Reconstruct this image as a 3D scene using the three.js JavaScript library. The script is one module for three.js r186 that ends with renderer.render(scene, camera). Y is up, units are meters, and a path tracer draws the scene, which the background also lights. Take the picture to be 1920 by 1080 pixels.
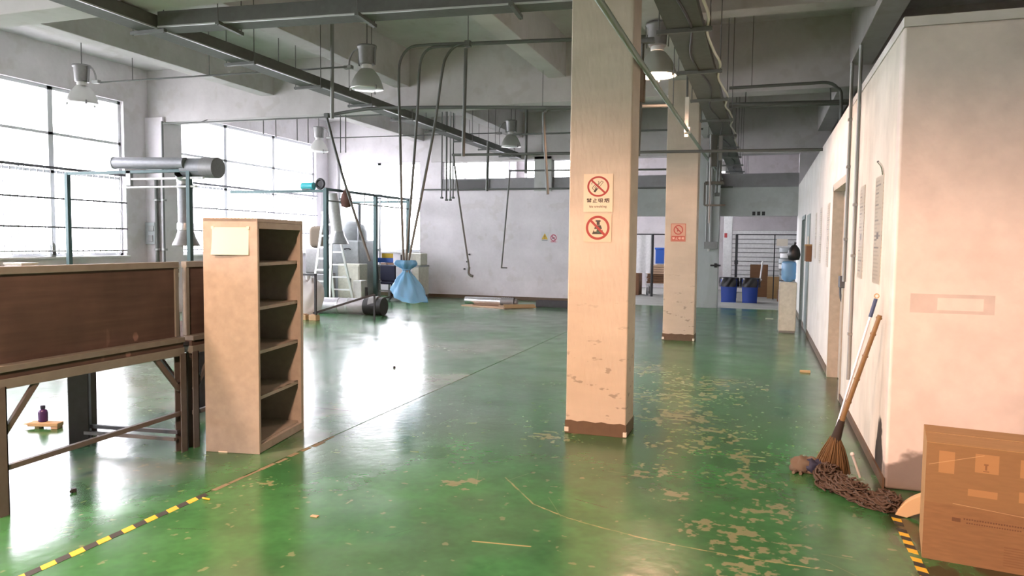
import * as THREE from 'three';
import { RoundedBoxGeometry } from 'three/addons/geometries/RoundedBoxGeometry.js';
import { mergeGeometries, mergeVertices } from 'three/addons/utils/BufferGeometryUtils.js';
import { RectAreaLightUniformsLib } from 'three/addons/lights/RectAreaLightUniformsLib.js';

// ---------------------------------------------------------------- camera, sky, exposure
RectAreaLightUniformsLib.init();
const scene = new THREE.Scene();
const camera = new THREE.PerspectiveCamera(42.74, 16 / 9, 0.05, 200);
camera.position.set(0, 1.55, 0);
camera.up.set(-0.03036, 0.998, -0.0555);
camera.lookAt(-0.31942, 1.55 - 0.0623, -0.94556);
scene.background = new THREE.Color().setRGB(1.0, 0.96, 1.03);      // bright white overcast sky
scene.backgroundIntensity = 13.5;
const renderer = new THREE.WebGLRenderer({ antialias: true });
renderer.toneMapping = THREE.LinearToneMapping;
renderer.toneMappingExposure = 1.3;
renderer.shadowMap.enabled = true;
const LAMP_COLOR = new THREE.Color().setRGB(1.0, 0.56, 0.38);      // warm high-bay discharge lamps
const LAMP_CD = 100;

// ---------------------------------------------------------------- helpers
let seed = 7;
const rnd = () => { seed = (seed * 1664525 + 1013904223) >>> 0; return seed / 4294967296; };
const rr = (a, b) => a + (b - a) * rnd();
const V = (x, y, z) => new THREE.Vector3(x, y, z);
const used = {};
function numbered(n) {
  if (!(n in used)) { used[n] = 0; return n; }
  used[n]++; return n + '_' + String(used[n]).padStart(3, '0');
}
function tag(o, label, category, group) { o.userData.label = label; o.userData.category = category; if (group) o.userData.group = group; return o; }
function thing(name, label, category, [x, y, z] = [0, 0, 0], turn = 0, group) {
  const o = new THREE.Group(); o.name = numbered(name); o.position.set(x, y, z); o.rotation.y = turn;
  scene.add(o); return tag(o, label, category, group);
}
function structure(name) { const o = new THREE.Group(); o.name = name; o.userData.kind = 'structure'; scene.add(o); return o; }
function uvM(g, s = 1) {                                            // uv in metres from position and normal
  if (g.index) g = g.toNonIndexed();
  const p = g.attributes.position, n = g.attributes.normal, uv = new Float32Array(p.count * 2);
  for (let i = 0; i < p.count; i += 3) {
    const ax = Math.abs(n.getX(i) + n.getX(i + 1) + n.getX(i + 2)), ay = Math.abs(n.getY(i) + n.getY(i + 1) + n.getY(i + 2)), az = Math.abs(n.getZ(i) + n.getZ(i + 1) + n.getZ(i + 2));
    for (let k = i; k < i + 3; k++) {
      const x = p.getX(k), y = p.getY(k), z = p.getZ(k);
      const [u, v] = ay >= ax && ay >= az ? [x, z] : ax >= az ? [z, y] : [x, y];
      uv[2 * k] = u * s; uv[2 * k + 1] = v * s;
    }
  }
  g.setAttribute('uv', new THREE.BufferAttribute(uv, 2));
  return g;
}
const box = (x0, y0, z0, x1, y1, z1) => uvM(new THREE.BoxGeometry(Math.abs(x1 - x0), Math.abs(y1 - y0), Math.abs(z1 - z0)).translate((x0 + x1) / 2, (y0 + y1) / 2, (z0 + z1) / 2));
const rbox = (x0, y0, z0, x1, y1, z1, r = 0.006) => uvM(new RoundedBoxGeometry(Math.abs(x1 - x0), Math.abs(y1 - y0), Math.abs(z1 - z0), 2, r).translate((x0 + x1) / 2, (y0 + y1) / 2, (z0 + z1) / 2));
function bar(a, b, w, h = w) {                                      // square bar between two points
  const d = b.clone().sub(a), L = d.length(), g = new THREE.BoxGeometry(w, h, L);
  const q = new THREE.Quaternion().setFromRotationMatrix(new THREE.Matrix4().lookAt(a, b, Math.abs(d.y) > 0.95 * L ? V(1, 0, 0) : V(0, 1, 0)));
  g.applyQuaternion(q); g.translate((a.x + b.x) / 2, (a.y + b.y) / 2, (a.z + b.z) / 2);
  return uvM(g);
}
function rod(a, b, r, seg = 10, r2 = r) {
  const d = b.clone().sub(a), g = new THREE.CylinderGeometry(r2, r, d.length(), seg);
  g.applyQuaternion(new THREE.Quaternion().setFromUnitVectors(V(0, 1, 0), d.clone().normalize()));
  g.translate((a.x + b.x) / 2, (a.y + b.y) / 2, (a.z + b.z) / 2);
  return g.toNonIndexed();
}
const P = (a) => a.map((p) => V(...p));
function tube(pts, r, n = 40, seg = 8, tension = 0.5) {
  const c = new THREE.CatmullRomCurve3(P(pts), false, 'catmullrom', tension);
  return new THREE.TubeGeometry(c, n, r, seg).toNonIndexed();
}
const lathe = (pts, seg = 28) => new THREE.LatheGeometry(pts.map(([x, y]) => new THREE.Vector2(x, y)), seg).toNonIndexed();
function strip(g) { for (const k of Object.keys(g.attributes)) if (!['position', 'normal', 'uv'].includes(k)) g.deleteAttribute(k); return g.index ? g.toNonIndexed() : g; }
const merge = (l) => mergeGeometries(l.map(strip));
function part(name, geo, m, parent) {
  const o = new THREE.Mesh(Array.isArray(geo) ? merge(geo) : geo, m);
  o.name = parent === scene ? numbered(name) : name;
  o.castShadow = o.receiveShadow = true; parent.add(o); return o;
}
function single(name, geo, m, label, category, group) { return tag(part(name, geo, m, scene), label, category, group); }
function copyOf(o, label) { const c = o.clone(); c.name = numbered(o.name.replace(/_\d{3}$/, '')); c.userData = { ...o.userData }; if (label) c.userData.label = label; scene.add(c); return c; }

// noise
function hash(x, y, s) { let h = (x * 374761393 + y * 668265263 + s * 2147483647) | 0; h = Math.imul(h ^ (h >>> 13), 1274126177); return ((h ^ (h >>> 16)) >>> 0) / 4294967296; }
function vnoise(x, y, s = 0, per = 0) {
  const xi = Math.floor(x), yi = Math.floor(y), fx = x - xi, fy = y - yi;
  const w = (v) => (per ? ((v % per) + per) % per : v);
  const a = hash(w(xi), w(yi), s), b = hash(w(xi + 1), w(yi), s), c = hash(w(xi), w(yi + 1), s), d = hash(w(xi + 1), w(yi + 1), s);
  const u = fx * fx * (3 - 2 * fx), v = fy * fy * (3 - 2 * fy);
  return a + (b - a) * u + (c - a) * v + (a - b - c + d) * u * v;
}
function fbm(x, y, o = 4, s = 0, per = 0) { let t = 0, a = 0.5, n = 0; for (let i = 0; i < o; i++) { t += a * vnoise(x, y, s + i * 17, per); n += a; a /= 2; x *= 2; y *= 2; per *= 2; } return t / n; }
const sst = (a, b, x) => { const t = Math.min(1, Math.max(0, (x - a) / (b - a))); return t * t * (3 - 2 * t); };
function dataTex(w, h, f, srgb = true) {
  const d = new Uint8Array(w * h * 4);
  for (let j = 0; j < h; j++) for (let i = 0; i < w; i++) {
    const c = f(i / w, j / h), k = 4 * (j * w + i);
    d[k] = 255 * Math.min(1, Math.max(0, c[0])); d[k + 1] = 255 * Math.min(1, Math.max(0, c[1])); d[k + 2] = 255 * Math.min(1, Math.max(0, c[2])); d[k + 3] = 255;
  }
  const t = new THREE.DataTexture(d, w, h); t.magFilter = THREE.LinearFilter; t.minFilter = THREE.LinearMipmapLinearFilter; t.generateMipmaps = true;
  t.wrapS = t.wrapT = THREE.RepeatWrapping; if (srgb) t.colorSpace = THREE.SRGBColorSpace; t.needsUpdate = true; return t;
}
function canvasTex(w, h, draw) {
  const c = document.createElement('canvas'); c.width = w; c.height = h; draw(c.getContext('2d'), w, h);
  const t = new THREE.CanvasTexture(c); t.colorSpace = THREE.SRGBColorSpace; return t;
}
const grey = (v) => [v, v, v];

// ---------------------------------------------------------------- materials
const plasterMap = dataTex(512, 512, (u, v) => { const a = fbm(u * 6, v * 6, 5, 3, 6), b = fbm(u * 48, v * 48, 3, 9, 48); const t = 0.9 + 0.1 * a + 0.03 * (b - 0.5); const d = sst(0.62, 0.75, fbm(u * 9, v * 9, 4, 21, 9)) * 0.03; return [t - d, t - d * 1.1, t - d * 1.4]; });
const plasterBump = dataTex(512, 512, (u, v) => grey(fbm(u * 40, v * 40, 4, 5, 40)), false);
for (const t of [plasterMap, plasterBump]) t.repeat.set(0.4, 0.4);
const fineMap = dataTex(256, 256, (u, v) => grey(0.88 + 0.12 * fbm(u * 24, v * 24, 4, 31, 24)));
const scuffRough = dataTex(512, 512, (u, v) => grey(0.55 + 0.45 * fbm(u * 10, v * 10, 5, 44, 10)), false);
const lin = (r, g, b) => new THREE.Color().setRGB(r, g, b);
const M = (o) => new THREE.MeshStandardMaterial(o);
const plaster = (r, g, b) => M({ color: lin(r, g, b), map: plasterMap, bumpMap: plasterBump, bumpScale: 0.0025, roughness: 0.85 });
const mt = {
  wall: plaster(0.78, 0.75, 0.78), wallGrey: plaster(0.5, 0.52, 0.5), ceiling: plaster(0.64, 0.62, 0.62), beam: plaster(0.62, 0.6, 0.6),
  partition: plaster(0.78, 0.76, 0.72), column: plaster(0.78, 0.75, 0.68), band: plaster(0.3, 0.3, 0.31), lintel: plaster(0.42, 0.45, 0.43),
  brownPaint: M({ color: lin(0.13, 0.085, 0.05), map: fineMap, roughness: 0.6 }),
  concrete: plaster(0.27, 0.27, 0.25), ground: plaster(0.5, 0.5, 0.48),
  tray: M({ color: lin(0.13, 0.135, 0.13), map: fineMap, roughness: 0.7 }), trayLip: M({ color: lin(0.6, 0.62, 0.62), roughness: 0.35, metalness: 0.6 }),
  pipe: M({ color: lin(0.12, 0.13, 0.12), map: fineMap, roughness: 0.5 }), pipeGrey: M({ color: lin(0.3, 0.31, 0.3), roughness: 0.5, metalness: 0.4 }),
  greenPipe: M({ color: lin(0.2, 0.27, 0.22), roughness: 0.5 }), wire: M({ color: lin(0.12, 0.12, 0.12), roughness: 0.6 }),
  frameGreen: M({ color: lin(0.05, 0.1, 0.1), roughness: 0.45, metalness: 0.2 }),
  lampGrey: M({ color: lin(0.3, 0.3, 0.3), map: fineMap, roughness: 0.45, metalness: 0.3 }), reflector: M({ color: lin(0.6, 0.61, 0.58), roughness: 0.3, metalness: 0.7 }),
  lampLens: new THREE.MeshPhysicalMaterial({ color: lin(0.85, 0.87, 0.86), roughness: 0.25, transmission: 0.3 }),
  lampGlow: M({ color: lin(1, 0.9, 0.8), emissive: lin(1.0, 0.72, 0.5), emissiveIntensity: 12, roughness: 0.4 }),
  lampGlowFar: M({ color: lin(1, 1, 1), emissive: lin(0.95, 0.98, 1.0), emissiveIntensity: 5, roughness: 0.4 }),
  white: M({ color: lin(0.78, 0.78, 0.77), map: fineMap, roughness: 0.5 }), whiteFrame: M({ color: lin(0.7, 0.72, 0.75), roughness: 0.4 }),
  grille: M({ color: lin(0.55, 0.56, 0.58), roughness: 0.4, metalness: 0.4 }), grilleDark: M({ color: lin(0.16, 0.16, 0.18), roughness: 0.5, metalness: 0.4 }),
  glass: new THREE.MeshPhysicalMaterial({ color: lin(0.97, 0.99, 1), transmission: 1, roughness: 0.02, thickness: 0, ior: 1.45 }),
  cabinet: M({ color: lin(0.35, 0.33, 0.285), map: fineMap, roughness: 0.45 }), cabinetTop: M({ color: lin(0.36, 0.35, 0.32), map: fineMap, roughness: 0.6 }),
  paper: M({ color: lin(0.64, 0.58, 0.48), roughness: 0.8, side: THREE.DoubleSide }),
  steel: M({ color: lin(0.14, 0.13, 0.12), map: fineMap, roughness: 0.5, metalness: 0.4 }), steelDark: M({ color: lin(0.06, 0.06, 0.065), map: fineMap, roughness: 0.5, metalness: 0.3 }),
  galvanised: M({ color: lin(0.62, 0.64, 0.65), map: fineMap, roughness: 0.32, metalness: 0.85 }), duct: M({ color: lin(0.3, 0.31, 0.33), map: fineMap, roughness: 0.45, metalness: 0.3 }),
  foil: M({ color: lin(0.85, 0.86, 0.87), roughness: 0.25, metalness: 0.9 }), black: M({ color: lin(0.02, 0.02, 0.022), roughness: 0.5 }),
  blackBag: M({ color: lin(0.012, 0.012, 0.013), roughness: 0.35 }), bin: M({ color: lin(0.02, 0.06, 0.32), roughness: 0.4 }),
  crate: M({ color: lin(0.03, 0.12, 0.5), roughness: 0.4 }), cream: M({ color: lin(0.7, 0.7, 0.6), map: fineMap, roughness: 0.5 }), machine: M({ color: lin(0.4, 0.43, 0.44), map: fineMap, roughness: 0.5 }),
  navy: M({ color: lin(0.02, 0.025, 0.06), roughness: 0.7 }), aluminium: M({ color: lin(0.8, 0.81, 0.82), roughness: 0.3, metalness: 0.8 }), ladder: M({ color: lin(0.85, 0.86, 0.86), roughness: 0.35, metalness: 0.3 }),
  teal: M({ color: lin(0.05, 0.45, 0.5), roughness: 0.3 }), brownCloth: M({ color: lin(0.2, 0.1, 0.08), roughness: 0.9 }), purple: M({ color: lin(0.07, 0.025, 0.13), roughness: 0.25 }),
  yellow: M({ color: lin(0.75, 0.5, 0.04), map: fineMap, roughness: 0.6 }), tapeBlack: M({ color: lin(0.03, 0.035, 0.03), map: fineMap, roughness: 0.6 }), tapeWorn: M({ color: lin(0.2, 0.18, 0.11), map: fineMap, roughness: 0.8 }),
  gripBlue: M({ color: lin(0.03, 0.06, 0.14), roughness: 0.5 }), bristle: M({ color: lin(0.16, 0.1, 0.045), roughness: 0.9 }), binding: M({ color: lin(0.03, 0.022, 0.018), roughness: 0.8 }),
  mop: M({ color: lin(0.085, 0.06, 0.045), roughness: 1 }), cloth: M({ color: lin(0.15, 0.12, 0.09), roughness: 1 }), foam: M({ color: lin(0.5, 0.36, 0.2), roughness: 0.85 }),
  doorTan: M({ color: lin(0.5, 0.46, 0.38), map: fineMap, roughness: 0.55 }), doorGreen: M({ color: lin(0.3, 0.36, 0.34), map: fineMap, roughness: 0.5 }), lockGrey: M({ color: lin(0.12, 0.13, 0.14), roughness: 0.4, metalness: 0.5 }),
  jug: new THREE.MeshPhysicalMaterial({ color: lin(0.35, 0.65, 0.9), transmission: 0.6, roughness: 0.2, thickness: 0 }),
  blueBag: new THREE.MeshPhysicalMaterial({ color: lin(0.12, 0.38, 0.66), transmission: 0.35, roughness: 0.6, thickness: 0, side: THREE.DoubleSide }),
  plasticBag: new THREE.MeshPhysicalMaterial({ color: lin(0.75, 0.75, 0.75), transmission: 0.3, roughness: 0.6, thickness: 0, side: THREE.DoubleSide }),
  cardboard: null, wood: null, bamboo: null, palewood: null,
};
const cardMap = dataTex(256, 256, (u, v) => { const t = 0.9 + 0.1 * fbm(u * 8, v * 64, 4, 61, 8); return [t, t * 0.99, t * 0.97]; });
mt.cardboard = M({ color: lin(0.38, 0.24, 0.11), map: cardMap, roughness: 0.85 }); mt.cardboardDark = M({ color: lin(0.2, 0.1, 0.05), map: cardMap, roughness: 0.85 });
const boardMap = dataTex(1024, 512, (u, v) => {
  const g = fbm(u * 5, v * 70, 5, 71), b = fbm(u * 9, v * 5, 4, 77), s = sst(0.66, 0.74, fbm(u * 22, v * 11, 4, 83)) * sst(0.5, 0.62, fbm(u * 3, v * 3, 2, 91));
  const t = 0.68 + 0.25 * g + 0.35 * (b - 0.5) + 0.6 * s;
  return [0.285 * t + 0.02, 0.235 * t + 0.015, 0.215 * t + 0.01];
});
mt.board = M({ color: lin(1, 1, 1), map: boardMap, roughness: 0.85 });
mt.ledge = M({ color: lin(0.14, 0.145, 0.13), map: fineMap, roughness: 0.6 });
mt.rail = M({ color: lin(0.155, 0.165, 0.148), map: fineMap, roughness: 0.55 });
mt.palewood = M({ color: lin(0.55, 0.42, 0.25), map: cardMap, roughness: 0.8 });
mt.bamboo = M({ color: lin(0.24, 0.15, 0.06), map: cardMap, roughness: 0.5 });
mt.plywood = M({ color: lin(0.58, 0.4, 0.28), map: cardMap, roughness: 0.8 });

// ---------------------------------------------------------------- floor (green epoxy, colours laid out in world metres)
const peelSpots = [[-0.63, -4.98, 0.13], [-0.45, -4.54, 0.1], [-0.63, -6.71, 0.3], [-0.5, -5.81, 0.22], [-0.06, -5.53, 0.16], [-0.05, -5.02, 0.16], [0.05, -4.44, 0.14], [-0.08, -4.05, 0.15], [0, -3.8, 0.13], [-0.04, -3.55, 0.12], [-0.22, -4.08, 0.12], [0.15, -3.86, 0.12], [-1.33, -9.16, 0.4], [-1.1, -7.51, 0.3], [-0.6, -7.6, 0.35], [-2.95, -3.87, 0.1], [-1.77, -4.31, 0.1], [-1.55, -5.6, 0.16], [-0.35, -6.2, 0.25], [-0.5, -8.4, 0.4]];
function floorRGB(x, z) {
  const n1 = fbm(x * 0.7, z * 0.7, 4, 101), n2 = fbm(x * 5, z * 5, 4, 113), n3 = fbm(x * 26, z * 26, 2, 127);
  let t = 0.82 + 0.3 * (n1 - 0.5) + 0.22 * (n2 - 0.5) + 0.1 * (n3 - 0.5);
  let r = 0.26 * t + 0.06 * (n1 - 0.4), g = 0.53 * t, b = 0.315 * t;
  const dusty = (x < -3.17 ? 0.85 : 0.4) * sst(x < -3.17 ? 0.34 : 0.48, 0.7, fbm(x * 1.3 + 9, z * 1.3, 4, 131));  // left hall greyer: floor reflection and haze put into the colour, plus dust
  const dust = x < -3.17 ? 0.5 : 0.37; const dk = x < -3.17 ? 0.9 : 0.6; r += (dust - r) * dusty * dk; g += (dust * 1.08 - g) * dusty * dk * 0.9; b += (dust * 1.0 - b) * dusty * dk;  // grey tone: painted haze with dust in the left hall, dust in the aisle
  let k = 0; for (const [px, pz, pr] of peelSpots) { const d = Math.hypot(x - px, (z - pz)) / pr; if (d < 1.6) k = Math.max(k, 1 - d / 1.6); }
  const f = fbm(x * 20, z * 20, 5, 141);
  let peel = sst(0.5, 0.56, f * 0.8 + k * 0.17 - (k > 0 ? 0.02 : 0.2));
  peel = Math.max(peel, 0.7 * sst(0.78, 0.81, fbm(x * 18 + 3, z * 18, 3, 151)));
  r += (0.6 - r) * peel * 0.7; g += (0.57 - g) * peel * 0.7; b += (0.46 - b) * peel * 0.7;
  const dirt = sst(0.66, 0.76, x + 0.14 * (fbm(x * 7, z * 3, 3, 161) - 0.5)) * sst(0.3, 0.5, fbm(x * 9, z * 6, 4, 163)) * 0.75;  // brown dirt swept along the partition
  r += (0.2 - r) * dirt; g += (0.17 - g) * dirt; b += (0.13 - b) * dirt;
  return [r, g, b];
}
const arc = [[-1.56, -4.51], [-1.24, -4.1], [-1.0, -3.96], [-0.84, -3.9], [-0.56, -3.82], [-0.26, -3.77], [0.1, -3.74], [0.37, -3.74]];
function floorTex(x0, x1, z0, z1, w, h) {                           // z0 nearer the camera than z1
  return canvasTex(w, h, (g) => {
    const im = g.createImageData(w, h);
    for (let j = 0; j < h; j++) for (let i = 0; i < w; i++) {
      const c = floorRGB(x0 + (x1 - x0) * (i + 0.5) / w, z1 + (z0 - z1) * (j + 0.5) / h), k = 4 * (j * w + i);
      im.data[k] = 255 * Math.min(1, Math.max(0, c[0])); im.data[k + 1] = 255 * Math.min(1, Math.max(0, c[1])); im.data[k + 2] = 255 * Math.min(1, Math.max(0, c[2])); im.data[k + 3] = 255;
    }
    g.putImageData(im, 0, 0);
    const px = (x) => (x - x0) / (x1 - x0) * w, pz = (z) => (z - z1) / (z0 - z1) * h;
    const line = (pts, wd, col) => { g.strokeStyle = col; g.lineWidth = Math.max(1, wd * w / (x1 - x0)); g.beginPath(); pts.forEach(([x, z], i) => (i ? g.lineTo(px(x), pz(z)) : g.moveTo(px(x), pz(z)))); g.stroke(); };
    for (let i = 0; i < arc.length - 1; i++) for (let k = 0; k < 8; k++) {
      const a = k / 8, b = (k + 1) / 8, p = arc[i], q = arc[i + 1], j = 0.006;
      line([[p[0] + (q[0] - p[0]) * a, p[1] + (q[1] - p[1]) * a + j * (hash(i, k, 3) - 0.5)], [p[0] + (q[0] - p[0]) * b, p[1] + (q[1] - p[1]) * b + j * (hash(i, k + 1, 3) - 0.5)]], 0.006 + 0.008 * hash(i, k, 9), `rgba(190,170,120,${0.35 + 0.5 * hash(i, k, 5)})`);
    }
    line([[-1.03, -4.27], [-0.81, -4.19]], 0.006, 'rgba(50,70,45,0.8)'); line([[-1.38, -3.47], [-1.07, -3.51]], 0.014, 'rgba(185,165,115,0.8)');
    line([[-4.6, -5.78], [-3.27, -5.81], [-1.9, -5.9]], 0.01, 'rgba(45,60,45,0.55)'); line([[-6.5, -8.2], [-4.04, -8.26], [-3.4, -8.3]], 0.02, 'rgba(120,105,80,0.7)');
    for (let i = 0; i < 60; i++) {
      const x = x0 + (x1 - x0) * hash(i, 1, w), z = z1 + (z0 - z1) * hash(i, 2, w), a = 6.28 * hash(i, 3, w), L = 0.05 + 0.3 * hash(i, 4, w);
      line([[x, z], [x + L * Math.cos(a), z + L * Math.sin(a)]], 0.004, hash(i, 5, w) > 0.5 ? 'rgba(170,165,120,0.4)' : 'rgba(40,55,40,0.5)');
    }
  });
}
const floorBump = dataTex(512, 512, (u, v) => grey(0.75 * fbm(u * 5, v * 5, 3, 201, 5) + 0.25 * fbm(u * 30, v * 30, 3, 205, 30)), false); floorBump.repeat.set(0.8, 0.8);
const floorRough = dataTex(512, 512, (u, v) => grey(0.62 + 0.55 * (fbm(u * 7, v * 7, 5, 211, 7) - 0.35)), false); floorRough.repeat.set(0.5, 0.5);
const floorGroup = structure('floor');
function slab(x0, x1, z0, z1, tex) {                                // uv in metres for the relief, 0..1 for the colours
  const g = new THREE.BoxGeometry(x1 - x0, 0.2, z0 - z1).translate((x0 + x1) / 2, -0.1, (z0 + z1) / 2), n = g.toNonIndexed();
  const p = n.attributes.position, a = new Float32Array(p.count * 2), b = new Float32Array(p.count * 2);
  for (let i = 0; i < p.count; i++) { a[2 * i] = (p.getX(i) - x0) / (x1 - x0); a[2 * i + 1] = (z0 - p.getZ(i)) / (z0 - z1); b[2 * i] = p.getX(i); b[2 * i + 1] = p.getZ(i); }
  n.setAttribute('uv', new THREE.BufferAttribute(a, 2)); n.setAttribute('uv1', new THREE.BufferAttribute(b, 2));
  floorBump.channel = 1; floorRough.channel = 1;
  const m = new THREE.MeshPhysicalMaterial({ map: tex, color: lin(1, 1, 1), roughness: 0.3, roughnessMap: floorRough, bumpMap: floorBump, bumpScale: 0.0022, ior: 1.52 });
  return part('floor_slab', n, m, floorGroup);
}
const SEAM = -3.17;
slab(SEAM + 0.006, 1.03, -1.5, -9.9, floorTex(SEAM, 1.03, -1.5, -9.9, 1024, 2048));
slab(SEAM + 0.006, 1.03, -9.9, -18.6, floorTex(SEAM, 1.03, -9.9, -18.6, 512, 1024));
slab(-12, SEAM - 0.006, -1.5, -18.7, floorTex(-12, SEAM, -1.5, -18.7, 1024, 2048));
slab(-12, 8, 7, -1.5, floorTex(-12, 8, 7, -1.5, 512, 256));
slab(1.03, 8, -1.5, -18.6, floorTex(1.03, 8, -1.5, -18.6, 256, 512));
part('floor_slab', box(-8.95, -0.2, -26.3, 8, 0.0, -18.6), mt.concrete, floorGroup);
part('floor_joint', box(SEAM - 0.006, -0.2, -18.6, SEAM + 0.006, -0.004, -1.5), M({ color: lin(0.1, 0.09, 0.06), roughness: 0.9 }), floorGroup);
const outside = new THREE.Group(); outside.name = 'outdoor_ground'; outside.userData.kind = 'structure'; scene.add(outside);
part('pavement', [box(-60, -0.6, -60, -12.25, -0.3, 40), box(-12.25, -0.6, -60, -8.95, -0.3, -18.95)], mt.ground, outside);

// ---------------------------------------------------------------- walls and windows
const HEAD = 4.23, SILL = 1.2, CEIL = 4.95;
const bays = [[5.9, 0.9], [-0.4, -5.4], [-6.9, -11.46], [-12.66, -18.1]];
const wl = structure('wall_left');
{
  const gs = [box(-12.25, 0, -18.95, -12, SILL, 7.2), box(-12.25, HEAD, -18.95, -12, CEIL, 7.2)];
  let z = 7.2; for (const [a, b] of bays) { gs.push(box(-12.25, SILL, a, -12, HEAD, z)); z = b; }
  gs.push(box(-12.25, SILL, -18.95, -12, HEAD, z));
  part('wall_panel', gs, mt.wall, wl);
  for (const zz of [0.25, -6.0, -12.25]) part('pilaster', rbox(-12.01, 0, zz - 0.26, -11.55, 4.0, zz + 0.26, 0.012), mt.wall, wl);
}
let windowCount = 0;
function windowUnit(axis, plane, a, b, y0, y1, opts = {}) {        // axis 'x': lies in the plane x = const and runs in z
  const w = structure('window_' + (++windowCount)), depth = 0.07;
  const B = (s0, t0, s1, t1, d = depth) => axis === 'x' ? box(plane - d / 2, t0, s0, plane + d / 2, t1, s1) : box(s0, t0, plane - d / 2, s1, t1, plane + d / 2);
  const lo = Math.min(a, b), hi = Math.max(a, b), f = 0.06;
  part('frame', [B(lo, y0, lo + f, y1), B(hi - f, y0, hi, y1), B(lo, y0, hi, y0 + f), B(lo, y1 - f, hi, y1)], mt.whiteFrame, w);
  const n = opts.n ?? Math.round((hi - lo) / 2.4), rows = [y0, ...(opts.rows ?? [2.72, 3.4]), y1];
  for (let i = 1; i < n; i++) { const s = lo + (hi - lo) * i / n; part('mullion', B(s - 0.05, y0, s + 0.05, y1), mt.whiteFrame, w); }
  for (const r of rows.slice(1, -1)) part('transom', B(lo, r - 0.025, hi, r + 0.025), mt.whiteFrame, w);
  for (let i = 0; i < n; i++) for (let j = 0; j < rows.length - 1; j++) {
    const s0 = lo + (hi - lo) * i / n + 0.045, s1 = lo + (hi - lo) * (i + 1) / n - 0.045;
    const g = new THREE.PlaneGeometry(s1 - s0, rows[j + 1] - rows[j] - 0.04);
    if (axis === 'x') g.rotateY(Math.PI / 2).translate(plane, (rows[j] + rows[j + 1]) / 2, (s0 + s1) / 2); else g.translate((s0 + s1) / 2, (rows[j] + rows[j + 1]) / 2, plane);
    part('pane', g, mt.glass, w);
  }
  part('window_sill', axis === 'x' ? rbox(plane - 0.02, y0 - 0.04, lo - 0.04, plane + 0.2, y0, hi + 0.04) : rbox(lo - 0.04, y0 - 0.04, plane - 0.02, hi + 0.04, y0, plane + 0.2), mt.white, w);
  return w;
}
bays.forEach(([a, b]) => windowUnit('x', -12.12, a, b, SILL, HEAD, { n: 3 }));
windowUnit('z', -18.84, -11.7, -9.05, 1.25, 3.75, { n: 2, rows: [2.75] });
windowUnit('x', -8.84, -25.6, -19.4, 1.2, 4.5, { n: 3 });
windowUnit('z', -26.35, -8.4, -4.6, 1.2, 4.6, { n: 2 });  // added window, brightens the far room and the opening above the back wall

const wb = structure('wall_back');
part('wall_panel', [box(-12.25, 0, -18.95, -11.7, CEIL, -18.7), box(-11.7, 0, -18.95, -9.05, 1.25, -18.7), box(-11.7, 3.75, -18.95, -9.05, CEIL, -18.7), box(-9.05, 0, -18.95, -8.42, CEIL, -18.7), box(-8.42, 0, -18.95, -3.4, 2.93, -18.7)], mt.wall, wb);
part('wall_panel', [box(0.79, 0, -18.95, 8, CEIL, -18.7)], mt.wall, wb);
part('lintel', box(-3.4, 2.24, -18.95, 0.79, 2.93, -18.7), mt.lintel, wb);
part('grey_band', box(-8.42, 2.93, -18.93, 0.79, 3.26, -18.74), mt.band, wb);
part('band_pier', box(-5.72, 2.9, -18.95, -5.25, 3.8, -18.66), mt.wallGrey, wb);
part('band_panel', box(-8.0, 2.96, -18.74, -7.0, 3.22, -18.72), M({ color: lin(0.1, 0.1, 0.1), roughness: 0.7 }), wb);
part('skirting', box(-12, 0, -18.7, -3.4, 0.09, -18.68), mt.brownPaint, wb);
part('wall_panel', [box(-8.95, 0, -26.3, -8.7, 1.2, -18.95), box(-8.95, 4.5, -26.3, -8.7, CEIL, -18.95), box(-8.95, 1.2, -26.3, -8.7, 4.5, -25.6), box(-8.95, 1.2, -19.4, -8.7, 4.5, -18.95)], mt.wall, structure('wall_annex'));
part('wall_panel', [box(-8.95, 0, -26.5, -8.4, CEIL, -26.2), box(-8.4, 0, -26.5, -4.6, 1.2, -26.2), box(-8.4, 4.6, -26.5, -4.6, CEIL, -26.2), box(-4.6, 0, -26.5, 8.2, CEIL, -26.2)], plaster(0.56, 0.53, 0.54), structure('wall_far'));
part('wall_panel', box(8, 0, -26.5, 8.25, CEIL, 7.2), mt.wall, structure('wall_right'));
part('wall_panel', box(-12.25, 0, 7, 8.25, CEIL, 7.25), mt.wall, structure('wall_front'));
const ceil = structure('ceiling');
part('ceiling_slab', [box(-12.25, CEIL, -26.5, 8.25, CEIL + 0.2, 7.25)], mt.ceiling, ceil);
for (const z of [0.25, -6.0, -12.25]) part('ceiling_beam', rbox(-12, 3.9, z - 0.19, 8, CEIL + 0.02, z + 0.19, 0.012), mt.beam, ceil);
part('ceiling_beam', rbox(-8.7, 3.72, -19.05, 8, CEIL + 0.02, -18.66, 0.012), mt.beam, ceil);
for (const [z0, z1] of [[7, 0.44], [0.06, -5.81], [-6.19, -12.06], [-12.44, -18.68]]) {
  for (const x of [-9.07, -6.2, -3.32]) part('ceiling_beam', rbox(x - 0.15, 4.3, z1, x + 0.15, CEIL + 0.02, z0, 0.01), mt.beam, ceil);
  part('ceiling_beam', rbox(-1.42, 4.12, z1, -1.04, CEIL + 0.02, z0, 0.01), mt.beam, ceil);
  part('ceiling_beam', rbox(1.15, 4.2, z1, 1.45, CEIL + 0.02, z0, 0.01), mt.beam, ceil);
  part('ceiling_beam', rbox(4.2, 4.2, z1, 4.5, CEIL + 0.02, z0, 0.01), mt.beam, ceil);
}
part('ceiling_beam', rbox(-1.04, 4.3, -9.5, 1.15, CEIL + 0.02, -9.2, 0.01), mt.beam, ceil);
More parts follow.
